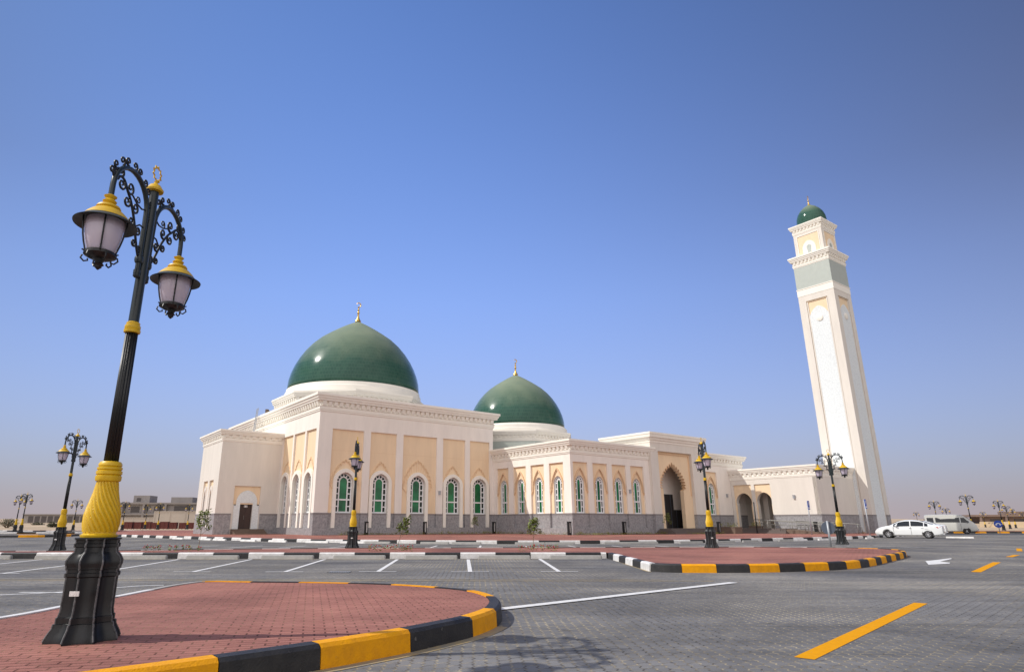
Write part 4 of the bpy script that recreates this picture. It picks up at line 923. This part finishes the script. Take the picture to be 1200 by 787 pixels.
def make_sedan(paint):
    r = empty('parked_car', (0, 0, 0))
    st = [(-2.40, .42, .72, .80, .70, .62), (-2.36, .30, .86, .98, .80, .68), (-2.15, .24, .92, 1.06, .87, .70), (-1.85, .20, .93, 1.09, .90, .70), (-1.62, .20, .935, 1.12, .905, .69), (-1.25, .20, .94, 1.29, .91, .64), (-.85, .19, .94, 1.415, .91, .60), (-.35, .19, .935, 1.465, .91, .59), (.15, .19, .925, 1.455, .91, .59), (.55, .19, .915, 1.37, .91, .62), (.95, .19, .905, 1.20, .91, .66), (1.25, .2, .90, 1.03, .905, .70), (1.6, .21, .84, .96, .90, .70), (2.0, .22, .74, .87, .87, .66), (2.25, .24, .64, .76, .80, .58), (2.38, .30, .55, .62, .70, .5), (2.41, .36, .5, .55, .62, .42)]
    g = loft_car('b', st, .91, paint); body = g.build('body', paint, r, True, angle=30)
    # bands of glass laid just outside the cabin sides
    def side(x0, x1, name, n=8):
        for s in (-1, 1):
            g = G(); rows = []
            for k in range(n + 1):
                x = x0 + (x1 - x0) * k / n
                for a_, b_ in zip(st, st[1:]):
                    if a_[0] <= x <= b_[0]:
                        t = (x - a_[0]) / (b_[0] - a_[0]); v_ = [a_[j] + (b_[j] - a_[j]) * t for j in range(6)]; break
                zb, zr, wb, wr = v_[2], v_[3], v_[4] * .97, v_[5]
                lo = .06; hi = .90; yl = wb + (wr - wb) * lo; yh = wb + (wr - wb) * hi; zl = zb + (zr - .05 - zb) * lo; zh = zb + (zr - .05 - zb) * hi
                rows.append([(x, s * (yl + .012), zl + .004), (x, s * (yh + .012), zh + .006)])
            g.grid(rows, 0, False); g.build(name, 'dark_glass', r)
    side(-1.42, -1.20, 'quarter_window', 3); side(-1.13, -.26, 'rear_door_window'); side(-.18, .98, 'front_door_window')
    g = G(); g.grid([[(-1.62, -.56, 1.155), (-1.62, .56, 1.155)], [(-1.25, -.53, 1.325), (-1.25, .53, 1.325)], [(-.9, -.50, 1.43), (-.9, .50, 1.43)]], 0, False); g.build('back_glass', 'dark_glass', r)
    g = G(); g.grid([[(.30, -.50, 1.445), (.30, .50, 1.445)], [(.55, -.52, 1.405), (.55, .52, 1.405)], [(.95, -.56, 1.235), (.95, .56, 1.235)], [(1.22, -.60, 1.08), (1.22, .60, 1.08)]], 0, False); g.build('windscreen', 'dark_glass', r)
    wheels(r, (-1.36, 1.42), .325, .80); wheel_arch(r, (-1.36, 1.42), .325, .90)
    for s in (-1, 1):
        g = G(); rows = [[(-2.37, s * .40, .80), (-2.37, s * .40, .93)], [(-2.38, s * .66, .78), (-2.36, s * .66, .945)], [(-2.30, s * .80, .78), (-2.26, s * .80, .93)], [(-2.08, s * .885, .82), (-1.98, s * .885, .92)]]
        g.grid(rows, 0, False); g.build('tail_light', 'red_light', r)
        g = G(); g.grid([[(2.32, s * .45, .56), (2.28, s * .45, .66)], [(2.27, s * .66, .58), (2.20, s * .66, .72)], [(2.1, s * .83, .63), (1.98, s * .85, .77)]], 0, False); g.build('headlight', 'clear_light', r)
        g = G(); g.lathe([(.02, 0), (.09, .02), (.10, .09), (.06, .14)], 0, 0, 10); o = g.build('mirror', paint, r, True); o.location = (.78, s * .97, .93)
        for x in (-.22, ):
            g = G(); g.box(x - .07, x + .11, s * .90 - .012, s * .90 + .02, .80, .83); g.build('door_handle', 'grey_metal', r)
        g = G(); g.box(-1.22 + .1, -1.22 + .28, s * .90 - .012, s * .90 + .02, .81, .84); g.build('door_handle', 'grey_metal', r)
        g = G()
        for x in (-.24, 1.0): g.box(x - .006, x + .006, s * .905 - .01, s * .905 + .012, .32, .92)
        g.build('door_gap', 'far_dark', r)
    g = G(); g.box(-2.435, -2.41, -.26, .26, .55, .68); g.build('number_plate', 'white_sign', r)
    g = G(); g.box(-2.46, -2.30, -.72, .72, .33, .40); g.build('bumper', paint, r)
    return r
car = make_sedan('car_white'); car.location = (36.6, 55.8, 0); car.rotation_euler.z = radians(140)
tag(car, 'white saloon car parked right of the minaret, seen from the side', 'car', 'cars parked right of the minaret')
car2 = copy_tree(car); car2.location = (45.0, 67.2, 0); car2.rotation_euler.z = radians(140)
tag(car2, 'white car half hidden behind the white saloon car, its dark windscreen just showing', 'car', 'cars parked right of the minaret')

def make_van():
    r = empty('van', (0, 0, 0)); p = 'van_white'
    st = [(-2.68, .45, 1.15, 1.95, .84, .70), (-2.64, .34, 1.2, 2.14, .90, .76), (-2.4, .28, 1.22, 2.22, .93, .78), (-1, .26, 1.22, 2.25, .94, .79), (.5, .26, 1.22, 2.24, .94, .79), (1.25, .26, 1.2, 2.18, .94, .78), (1.55, .26, 1.18, 2.02, .94, .79), (2.0, .27, 1.13, 1.66, .93, .80), (2.35, .28, 1.06, 1.32, .91, .80), (2.58, .32, .92, 1.05, .85, .74), (2.68, .4, .7, .8, .78, .6)]
    loft_car('v', st, .94, p).build('body', p, r, True, angle=30)
    def q(x0, x1, z0, z1, tilt=0, name='side_window'):
        for s in (-1, 1): g = G(); g.face([(x0, s * (.935 - .03), z0), (x1 + tilt, s * (.935 - .03), z0), (x1, s * (.80 + .03), z1), (x0, s * (.80 + .03), z1)]); g.build(name, 'dark_glass', r)
    q(-2.45, -1.75, 1.32, 1.86); q(-1.55, .95, 1.32, 1.86); q(1.08, 1.45, 1.30, 1.86, .45)
    g = G(); g.grid([[(1.60, -.66, 2.02), (1.60, .66, 2.02)], [(2.02, -.72, 1.68), (2.02, .72, 1.68)], [(2.33, -.76, 1.38), (2.33, .76, 1.38)]], 0, False); g.build('windscreen', 'dark_glass', r)
    g = G(); g.box(-2.72, -2.69, -.62, .62, 1.3, 1.8); g.build('back_glass', 'dark_glass', r)
    wheels(r, (-1.35, 1.5), .34, .82); wheel_arch(r, (-1.35, 1.5), .34, .93)
    for s in (-1, 1):
        g = G(); g.box(2.42, 2.6, s * .70 - .1, s * .70 + .1, .82, 1.0); g.build('headlight', 'clear_light', r)
        g = G(); g.box(-2.71, -2.66, s * .8 - .07, s * .8 + .07, .9, 1.3); g.build('tail_light', 'red_light', r)
        g = G(); g.tube([(1.75, s * .93, 1.3), (1.8, s * 1.05, 1.35)], .02, 5); g.box(1.76, 1.84, s * 1.08 - .07, s * 1.08 + .07, 1.28, 1.52); g.build('mirror', 'back_metal', r)
        g = G()
        for x in (-1.62, 1.0): g.box(x - .008, x + .008, s * .938 - .01, s * .938 + .012, .36, 1.2)
        g.build('door_gap', 'far_dark', r)
    g = G(); g.box(2.6, 2.76, -.8, .8, .36, .62); g.build('bumper', p, r)
    return r
van = make_van(); van.location = (57.9, 80.4, 0); van.rotation_euler.z = radians(-32); van.scale = (.95, .97, 1)
tag(van, 'pale beige white minibus parked behind the white saloon car', 'van')

# ------------------------------------------------------------------ SIGNS, BOLLARDS, RAILS
def parking_sign(x, y, rz, lab):
    r = empty('parking_sign', (x, y, .18), rz); g = G(); g.tube([(0, 0, 0), (0, 0, 3.05)], .06, 8); g.build('post', 'grey_metal', r, True)
    g = G(); g.box(-.24, .24, -.08, -.06, 2.25, 3.05); b = g.build('sign_board', 'blue_sign', r)
    g = G(); g.ribbon([(-.08, 2.62), (-.08, 2.92), (.05, 2.92), (.09, 2.85), (.05, 2.77), (-.06, 2.77)], .045, .082, .086) if False else None
    g = G(lambda a, b_, c: (a, -b_, c)); g.ribbon([(-.08, 2.58), (-.08, 2.95), (.04, 2.95), (.09, 2.86), (.04, 2.77), (-.08, 2.77)], .05, .081, .086); g.build('letter', 'white_sign', b)
    g = G(); g.box(-.16, .16, -.086, -.081, 2.33, 2.47); g.build('plate', 'white_sign', b)
    tag(r, lab, 'sign', 'narrow blue parking signs by the arcade'); return r
parking_sign(31.3, 61.6, radians(44), 'narrow blue and white parking sign on a grey post before the arcade wall')
parking_sign(34.3, 57.6, radians(44), 'narrow blue and white parking sign on a grey post right of the near minaret lamp')
r = empty('round_sign', (18.9, 35.4, .18), radians(150)); g = G(); g.tube([(0, 0, -.2), (0, 0, 1.12)], .055, 8); g.build('post', 'grey_metal', r, True)
g = G(); g.grid([[(.33 * k * cos(t * pi / 16), y, .76 + .33 * k * sin(t * pi / 16)) for t in range(32)] for k, y in ((1, -.05), (1, -.07))], 0, True, True, True); g.build('sign_back', 'back_metal', r)
tag(r, 'low round traffic sign seen from behind, next to the lamp at the minaret', 'sign')
r = empty('round_sign', (62.3, 78.6, .18), radians(-37)); g = G(); g.tube([(0, 0, -.1), (0, 0, 1.0)], .04, 8); g.build('post', 'grey_metal', r, True)
g = G(); g.grid([[(.42 * k * cos(t * pi / 16), y, .95 + .42 * k * sin(t * pi / 16)) for t in range(32)] for k, y in ((1, -.05), (1, -.07))], 0, True, True, True); sb = g.build('sign_board', 'blue_sign', r)
g = G(lambda a, b_, c: (a, -b_, c)); g.ribbon([(-.2, .85), (-.15, 1.0), (0, 1.06), (.15, 1.0), (.2, .85)], .08, .072, .08); g.ribbon([(-.3, .94), (-.2, .82), (-.08, .92)], .06, .072, .08); g.ribbon([(.3, .94), (.2, .82), (.08, .92)], .06, .072, .08); g.build('arrow', 'white_sign', sb)
tag(r, 'round blue sign with a white curved arrow on the kerb right of the van', 'sign')

def bollard():
    r = empty('bollard_light', (0, 0, 0)); g = G(); g.box(-.13, .13, -.13, .13, 0, .18); g.box(-.13, -.07, -.13, .13, .18, .92); g.box(.07, .13, -.13, .13, .18, .92); g.box(-.14, .14, -.14, .14, .92, 1.02); g.build('body', 'lamp_black', r)
    g = G(); g.box(-.07, .07, -.07, .07, .18, .92); g.build('lamp_tube', 'kerb_white', r); return r
bp = bollard(); first = True
def pq(p, q): return (ORG[0] + p * cos(ROT) - q * sin(ROT), ORG[1] + p * sin(ROT) + q * cos(ROT))
for p, q, lab in ((4.8, -1.0, 'black light bollard behind the lamp in front of the large hall'), (11.1, -1.0, 'black light bollard below the third window of the large hall'), (19.3, -1.4, 'black light bollard in the corner where the wing meets the large hall'),
                  (18.9, -13.0, 'black light bollard with a bright tube at the corner of the small domed wing'), (26.2, -13.0, 'black light bollard before the front of the small domed wing'), (36.2, -16.6, 'black light bollard at the steps of the portal'), (44.2, -22.3, 'black light bollard by the handrails of the arcade')):
    o = bp if first else copy_tree(bp); first = False; x, y = pq(p, q); o.location = (x, y, .185); o.rotation_euler.z = ROT; o.scale = (1.05, 1.05, 1.15); tag(o, lab, 'bollard', 'black light bollards along the mosque')
# a litter bin by the rails
g = G(); g.lathe([(.22, 0), (.25, .05), (.25, .75), (.22, .8)], 0, 0, 16); g.lathe([(.28, .95), (.28, 1.0), (.1, 1.08)], 0, 0, 16)
for s in (-1, 1): g.tube([(s * .22, 0, .75), (s * .22, 0, .97)], .02, 5)
x, y = pq(45.0, -23.9); tag(g.build('litter_bin', 'lamp_black', None, True, loc=(x, y, .185), angle=40), 'black litter bin with a cover before the arcade handrails', 'litter bin')
def rail(p, q0, q1, lab, h0=.18, h1=.18):
    r = empty('handrail', (*pq(p, q0), 0), ROT); L = q1 - q0; n = 6
    g = G(); top = [(0, L * t, h0 + (h1 - h0) * t + .95) for t in (0, .25, .5, .75, 1)]
    e = [(0, L + (-.25 if L < 0 else .25), h1 + .85), (0, L + (-.35 if L < 0 else .35), h1 + .5), (0, L + (-.38 if L < 0 else .38), h1 + .05)]
    g.tube(top + e, .035, 6); g.tube([(0, L * t, h0 + (h1 - h0) * t + .55) for t in (0, .5, 1)], .02, 5); g.tube([(0, -(-.3 if L < 0 else .3), h0 + .9), (0, 0, h0 + .95)], .035, 6); g.build('rail', 'steel', r, True)
    for k in range(n):
        t = k / (n - 1); g = G(); g.tube([(0, L * t, ZB), (0, L * t, h0 + (h1 - h0) * t + .95)], .03, 6); g.build('baluster', 'steel', r, True)
    tag(r, lab, 'handrail', 'steel handrails of the arcade ramp')
rail(43.3, -16.4, -23.0, 'nearest steel handrail of the ramp before the arcade', .66, .18); rail(44.6, -16.2, -24.2, 'middle steel handrail of the ramp before the arcade', .66, .18); rail(45.8, -19.5, -25.6, 'steel handrail of the ramp closest to the arcade wall', .5, .18)
g = G(); g.grid([[(x, y, z) for x, z in ((43.45, ZB), (45.7, ZB), (45.7, z1), (43.45, z1))] for y, z1 in ((-19.6, .62), (-24.4, .19))], 0, True, True, True); rp = g.build('ramp', 'brown_stone', mq)
# planters
def planter(p, q, w_, d_, h_, lab):
    x, y = pq(p, q); r = empty('planter', (x, y, .185), ROT); g = G(); g.box(0, w_, 0, d_, 0, h_ - .05); g.box(-.04, w_ + .04, -.04, d_ + .04, h_ - .05, h_); g.build('box', 'brown_stone', r)
    g = G()
    for k in range(160):
        a, b, c = random.uniform(.15, w_ - .15), random.uniform(.1, d_ - .1), h_ + random.random() ** 1.6 * .42; t = random.random() * 6.28; s = random.uniform(.05, .1)
        g.face([(a, b, c), (a + s * cos(t), b + s * sin(t), c + s), (a + s * cos(t + 1.2), b + s * sin(t + 1.2), c + s * .4)])
    g.build('plants', 'yellow_leaf', r, recalc=False)['kind'] = 'stuff'; tag(r, lab, 'planter', 'brown stone planters at the mosque steps')
planter(38.5, -16.9, 1.3, 2.4, .66, 'long low brown stone planter with plants between the portal steps and the arcade steps'); planter(44.6, -15.6, 1.4, .9, .75, 'small brown stone planter at the top of the handrails')
# black post in the stairs
g = G(); g.tube([(0, 0, 0), (0, 0, 3.2)], .06, 8); g.lathe([(.12, 0), (.12, .06), (.07, .12)], 0, 0, 12); x, y = pq(42.5, -16.9); tag(g.build('post', 'lamp_black', None, True, loc=(x, y, .185)), 'slim black post standing before the left arcade arch', 'post')

# ------------------------------------------------------------------ PLANTS
def leaf_cloud(g, n, cx, cy, z0, rx, rz, s0, s1, mi=0, shape=.5):
    for k in range(n):
        while True:
            a, b, c = (random.uniform(-1, 1) for _ in range(3))
            if a * a + b * b + c * c < 1: break
        x, y, z = cx + a * rx, cy + b * rx, z0 + rz + c * rz; t = random.random() * 6.28; el = random.uniform(-.6, .9); s = random.uniform(s0, s1)
        d = Vector((cos(t) * cos(el), sin(t) * cos(el), sin(el))); u_ = Vector((-sin(t), cos(t), random.uniform(-.5, .5))) * s * .28; p = Vector((x, y, z))
        g.face([tuple(p), tuple(p + d * s * .5 + u_), tuple(p + d * s), tuple(p + d * s * .5 - u_)], mi)
def sapling(x, y, h, lab, lean=.1, kind=0):
    r = empty('sapling', (x, y, .185)); g = G(); br = []
    g.tube([(0, 0, 0), (lean * .3, 0, h * .45), (lean, .02, h * .95)], [.012, .009, .004], 5)
    for k in range(9):
        z = h * (.35 + .06 * k); t = k * 2.4; L = h * .26 * (1 - k / 14); p0 = (lean * z / h, 0, z); p1 = (p0[0] + L * cos(t), L * sin(t), z + L * .9); g.tube([p0, p1], [.007, .003], 4); br.append((p0, p1))
    g.build('trunk', 'stem', r); g = G()
    for p0, p1 in br: leaf_cloud(g, 42, (p0[0] + 2 * p1[0]) / 3, (p0[1] + 2 * p1[1]) / 3, (p0[2] + 2 * p1[2]) / 3 - h * .06, h * .085, h * .10, .08, .15)
    g.build('leaves', 'leaf', r, recalc=False); tag(r, lab, 'young tree', 'saplings in the paving'); return r
sapling(-11.3, 27.2, 1.5, 'thin leafy sapling above the red flowers before the side door building', .1)
sapling(-3.3, 28.2, 1.25, 'leaning sapling right of the lamp before the large hall', .45)
sapling(2.4, 27.6, 1.2, 'slender sapling with red flowers at its foot before the small dome wing', .05)
x, y = pq(15.9, -2.6); sapling(x, y, 1.7, 'young sapling by the wall below the fourth window of the large hall')
x, y = pq(31.0, -14.3); sapling(x, y, 2.0, 'young sapling by the wall left of the portal')
def flowers(x, y, n, sp, lab):
    r = empty('flower_bed', (x, y, .185)); g = G(); f = G()
    for k in range(n):
        a = (k / (n - 1) - .5) * sp + random.uniform(-.05, .05); b = random.uniform(-.15, .15); leaf_cloud(g, 26, a, b, .0, .09, .11, .05, .1)
        for _ in range(4):
            u_, v_, w2 = a + random.uniform(-.09, .09), b + random.uniform(-.1, .1), random.uniform(.1, .22); f.lathe([(.004, w2), (.02, w2 + .01), (.024, w2 + .022), (.004, w2 + .035)], u_, v_, 6)
    g.build('leaves', 'leaf', r, recalc=False); f.build('blossoms', 'flower', r); tag(r, lab, 'flowers', 'red flower clusters at the kerb')
flowers(-11.0, 24.2, 8, 1.9, 'row of small red flowers at the kerb under the left sapling'); flowers(-3.1, 24.6, 9, 1.5, 'row of small red flowers at the kerb right of the second lamp post'); flowers(2.35, 24.6, 8, 1.3, 'row of small red flowers at the kerb under the middle sapling')
g = G()
for (p0, q0, p1, q1, n) in ((2, -1.3, 19.3, -1.3, 900), (19.2, -2.0, 19.2, -12.5, 350), (19.2, -13.4, 31.6, -13.6, 700), (31.6, -16.2, 36.5, -16.9, 200)):
    for k in range(n):
        t = random.random(); dens = .5 + .5 * sin(t * 31) * sin(t * 11 + 1)
        if random.random() > .35 + .65 * dens: continue
        x, y = pq(p0 + (p1 - p0) * t, q0 + (q1 - q0) * t + random.uniform(-.3, .3)); leaf_cloud(g, 3, x, y, .18, .1, .06 + .13 * random.random() * dens, .06, .13)
tag(g.build('ground_cover', 'yellow_leaf', recalc=False), 'strip of low yellow green ground cover plants along the foot of the mosque walls', 'plants', kind='stuff')
# desert shrubs
shr = [(-122, 172, 4.6, 3.4), (-114, 178, 2.6, 2.0), (-150, 188, 3, 1.8), (-101, 190, 3.2, 2.2), (-97, 196, 2.2, 1.7), (-133, 200, 3.6, 2.1), (-90, 205, 2.4, 1.7), (-168, 230, 5, 2.4), (-146, 240, 5, 2.2), (-120, 236, 5, 2.4), (-105, 240, 4, 2.2), (210, 300, 4, 2.4), (232, 330, 5, 2.6), (200, 330, 4, 2.4), (250, 300, 4, 2.2)]
for i, (x, y, R0, H0) in enumerate(shr):
    r = empty('desert_shrub', (x, y, -.05)); g = G(); 
    for k in range(7): t = k * .9; g.tube([(0, 0, 0), (R0 * .5 * cos(t), R0 * .5 * sin(t), H0 * .7)], [.09, .03], 4)
    g.build('branches', 'stem', r); g = G()
    for k in range(9):
        t = random.random() * 6.28; d = random.random() * R0 * .62; leaf_cloud(g, 120, d * cos(t), d * sin(t), H0 * .12, R0 * .33, H0 * random.uniform(.25, .42), .18, .42)
    g.build('leaves', 'dry_leaf', r, recalc=False)
    tag(r, ('broad dark desert bush behind the pair of far left street lamps' if i == 0 else 'low dusty desert shrub, %s from the left on the far sand %s the mosque' % (ORD[sorted([q[0] / q[1] for q in shr if (q[0] < 0) == (x < 0)]).index(x / y)], 'left of' if x < 0 else 'right of')), 'shrub', 'desert shrubs on the far sand ' + ('left' if x < 0 else 'right'))

# ------------------------------------------------------------------ FAR BUILDINGS
def windows_on(b, xs, zs, y, w2, h2, m='far_window'):
    for x in xs:
        for z in zs: g = G(); g.box(x - w2, x + w2, y - .06, y + .1, z, z + h2); g.build('window', m, b)
ub = empty('unfinished_building', (-138, 248, 0), radians(4))
g = G(); g.box(0, 50, 0, 14, 0, 8.6); g.box(7, 13, 2, 9, 8.6, 11.6); g.box(21, 29, 2, 9, 8.6, 11.0); g.box(40, 46, 2, 9, 8.6, 11.2); g.box(-4, 20, -1.2, 0, 4.3, 4.9); g.box(-4, 50, -1.2, 0, 8.3, 8.9); g.box(20, 32, -3, 0, 4.3, 4.9)
for x in (-4, 4, 12, 20, 32, 49): g.box(x, x + .8, -1.15, -.2, 0, 8.3)
g.build('wall', 'far_concrete', ub); windows_on(ub, (9, 17.5), (5.3,), 0, 1.6, 2.2); windows_on(ub, (-1, 26, 37, 43), (5.2,), -.2, 2.6, 2.4); windows_on(ub, (2.5, 9, 16, 24, 30, 38), (1.0,), -.1, 1.6, 2.4); windows_on(ub, (9, 44,), (9.4,), 2, .8, 1.3)
tag(ub, 'unfinished two storey grey concrete building behind the cream walls', 'building')
lbg = empty('low_building', (-178, 262, 0), 0); g = G(); g.box(-2, 40, 0, 10, 0, 4.6); g.box(-2.4, 40.4, -.4, 10.4, 4.6, 4.9); g.build('wall', 'far_concrete', lbg)
windows_on(lbg, [1 + k * 2.6 for k in range(15)], (1.6,), 0, 1.0, 2.5); tag(lbg, 'long low grey building on the desert horizon between the left lamps', 'building')
def slab(name, x0, x1, y, h_, m, lab, cat, th=.3, cop=True):
    g = G(); g.box(x0, x1, y, y + th, 0, h_, 0)
    if cop: g.box(x0 - .1, x1 + .1, y - .08, y + th + .08, h_, h_ + .15, 0)
    n = int((x1 - x0) / 4)
    for k in range(n + 1): xx = x0 + (x1 - x0) * k / n; g.box(xx - .12, xx + .12, y - .06, y, 0, h_ + .05, 0)
    tag(g.build(name, m), lab, cat)
slab('boundary_wall', -98, -72, 180, 2.7, 'far_wall', 'low cream boundary wall left of the taller pale wall', 'wall')
slab('boundary_wall', -84, -56, 172, 4.2, 'far_wall', 'taller pale cream wall behind the dark red barriers beside the mosque', 'wall')
for k in range(13):
    g = G(); w0 = random.uniform(1.3, 1.75); h0 = random.uniform(1.3, 1.6)
    g.box(-w0 / 2, w0 / 2, -.45, .45, .12, h0); g.box(-w0 / 2 - .05, w0 / 2 + .05, -.5, .5, h0, h0 + .08)
    for s in (-.5, 0, .5): g.box(s * w0 - .05, s * w0 + .05, -.52, -.45, 0, h0)
    o = g.build('road_barrier', 'barrier', loc=(-74.5 + k * 1.95, 142 + .3 * sin(k), .0)); tag(o, 'dark red upright barrier, %s from the left in the row before the cream walls' % ORD[k], 'barrier', 'dark red barriers in a row by the cream walls')
rb_ = empty('brown_building', (176, 238, 0), radians(-20)); g = G(); g.box(6, 60, 0, 12, 0, 3.6); g.box(2, 64, -1.5, 13, 3.6, 4.3); g.box(14, 34, 3, 9, 4.3, 5.4)
for k in range(4, 12): g.box(-25 + k * 7.5, -24.4 + k * 7.5, -1.4, -.8, 0, 3.6)
g.build('wall', 'far_brown', rb_); windows_on(rb_, [10 + k * 7 for k in range(7)], (1.0,), 0, 1.6, 1.8); tag(rb_, 'long low brown building with flat projecting roof at the right edge', 'building')
g = G()
ys = [(152, 199), (160, 191), (185, 177), (217, 164), (310, 143)]
rows = []
for x, y in ys: rows.append([(x, y, 0), (x + 1.0, y + 1.0, 1.6 + .14 * sin(x)), (x + 3.5, y + 4, 1.8), (x + 6, y + 8, 0)])
g.grid(rows, 0, True, True, True); structure(g.build('sand_bank', 'far_tan'))
def cone(x, y, lab):
    r = empty('road_barrier', (x, y, .17)); g = G(); g.lathe([(.28, 0), (.28, .05), (.17, .06), (.04, .75), (.03, .78)], 0, 0, 14); g.build('body', 'orange_plastic', r, True, angle=40)
    g = G(); g.lathe([(.122, .3), (.085, .5)], 0, 0, 14, cap=False); g.build('band', 'white_sign', r, True); r.name = 'traffic_cone'; tag(r, lab, 'traffic cone')
cone(60.3, 79.6, 'orange traffic cone left of the round blue arrow sign')
# white painted kerb stones by the car
for x, y, rz, m, lab in ((40.6, 55.6, -.6, 'kerb_white', 'low white block at the rear wheel of the white saloon car'), (32.5, 56.6, -.3, 'kerb_white', 'white wheel stop just left of the front of the white saloon car')):
    wheel_stop(x, y, 1.9, m, 'white blocks by the saloon car', lab, rz)
# ladder and boxes on the roof
r = empty('ladder', (*pq(-1.15, 16.3), 9.46), ROT); g = G()
for q_ in (-.24, .24): g.tube([(0, q_, 0), (.38, q_ + .35, 4.35)], .045, 5)
g.build('rail', 'grey_metal', r); g = G()
for k in range(13): t = (k + .5) / 13; g.tube([(.38 * t, -.24 + .35 * t, 4.35 * t), (.38 * t, .24 + .35 * t, 4.35 * t)], .03, 4)
g.build('rung', 'grey_metal', r); tag(r, 'thin metal ladder leaning on the roof edge of the large hall', 'ladder')
g = G(); g.box(-.25, .05, -.2, .2, 0, 1.3); g.box(.15, .5, -.2, .2, 0, 1.1); x, y = pq(.6, 17.2); tag(g.build('roof_vent', 'brown_stone', None, loc=(x, y, 12.6)), 'small pair of dark vents sticking up over the left cornice of the large hall', 'vent')
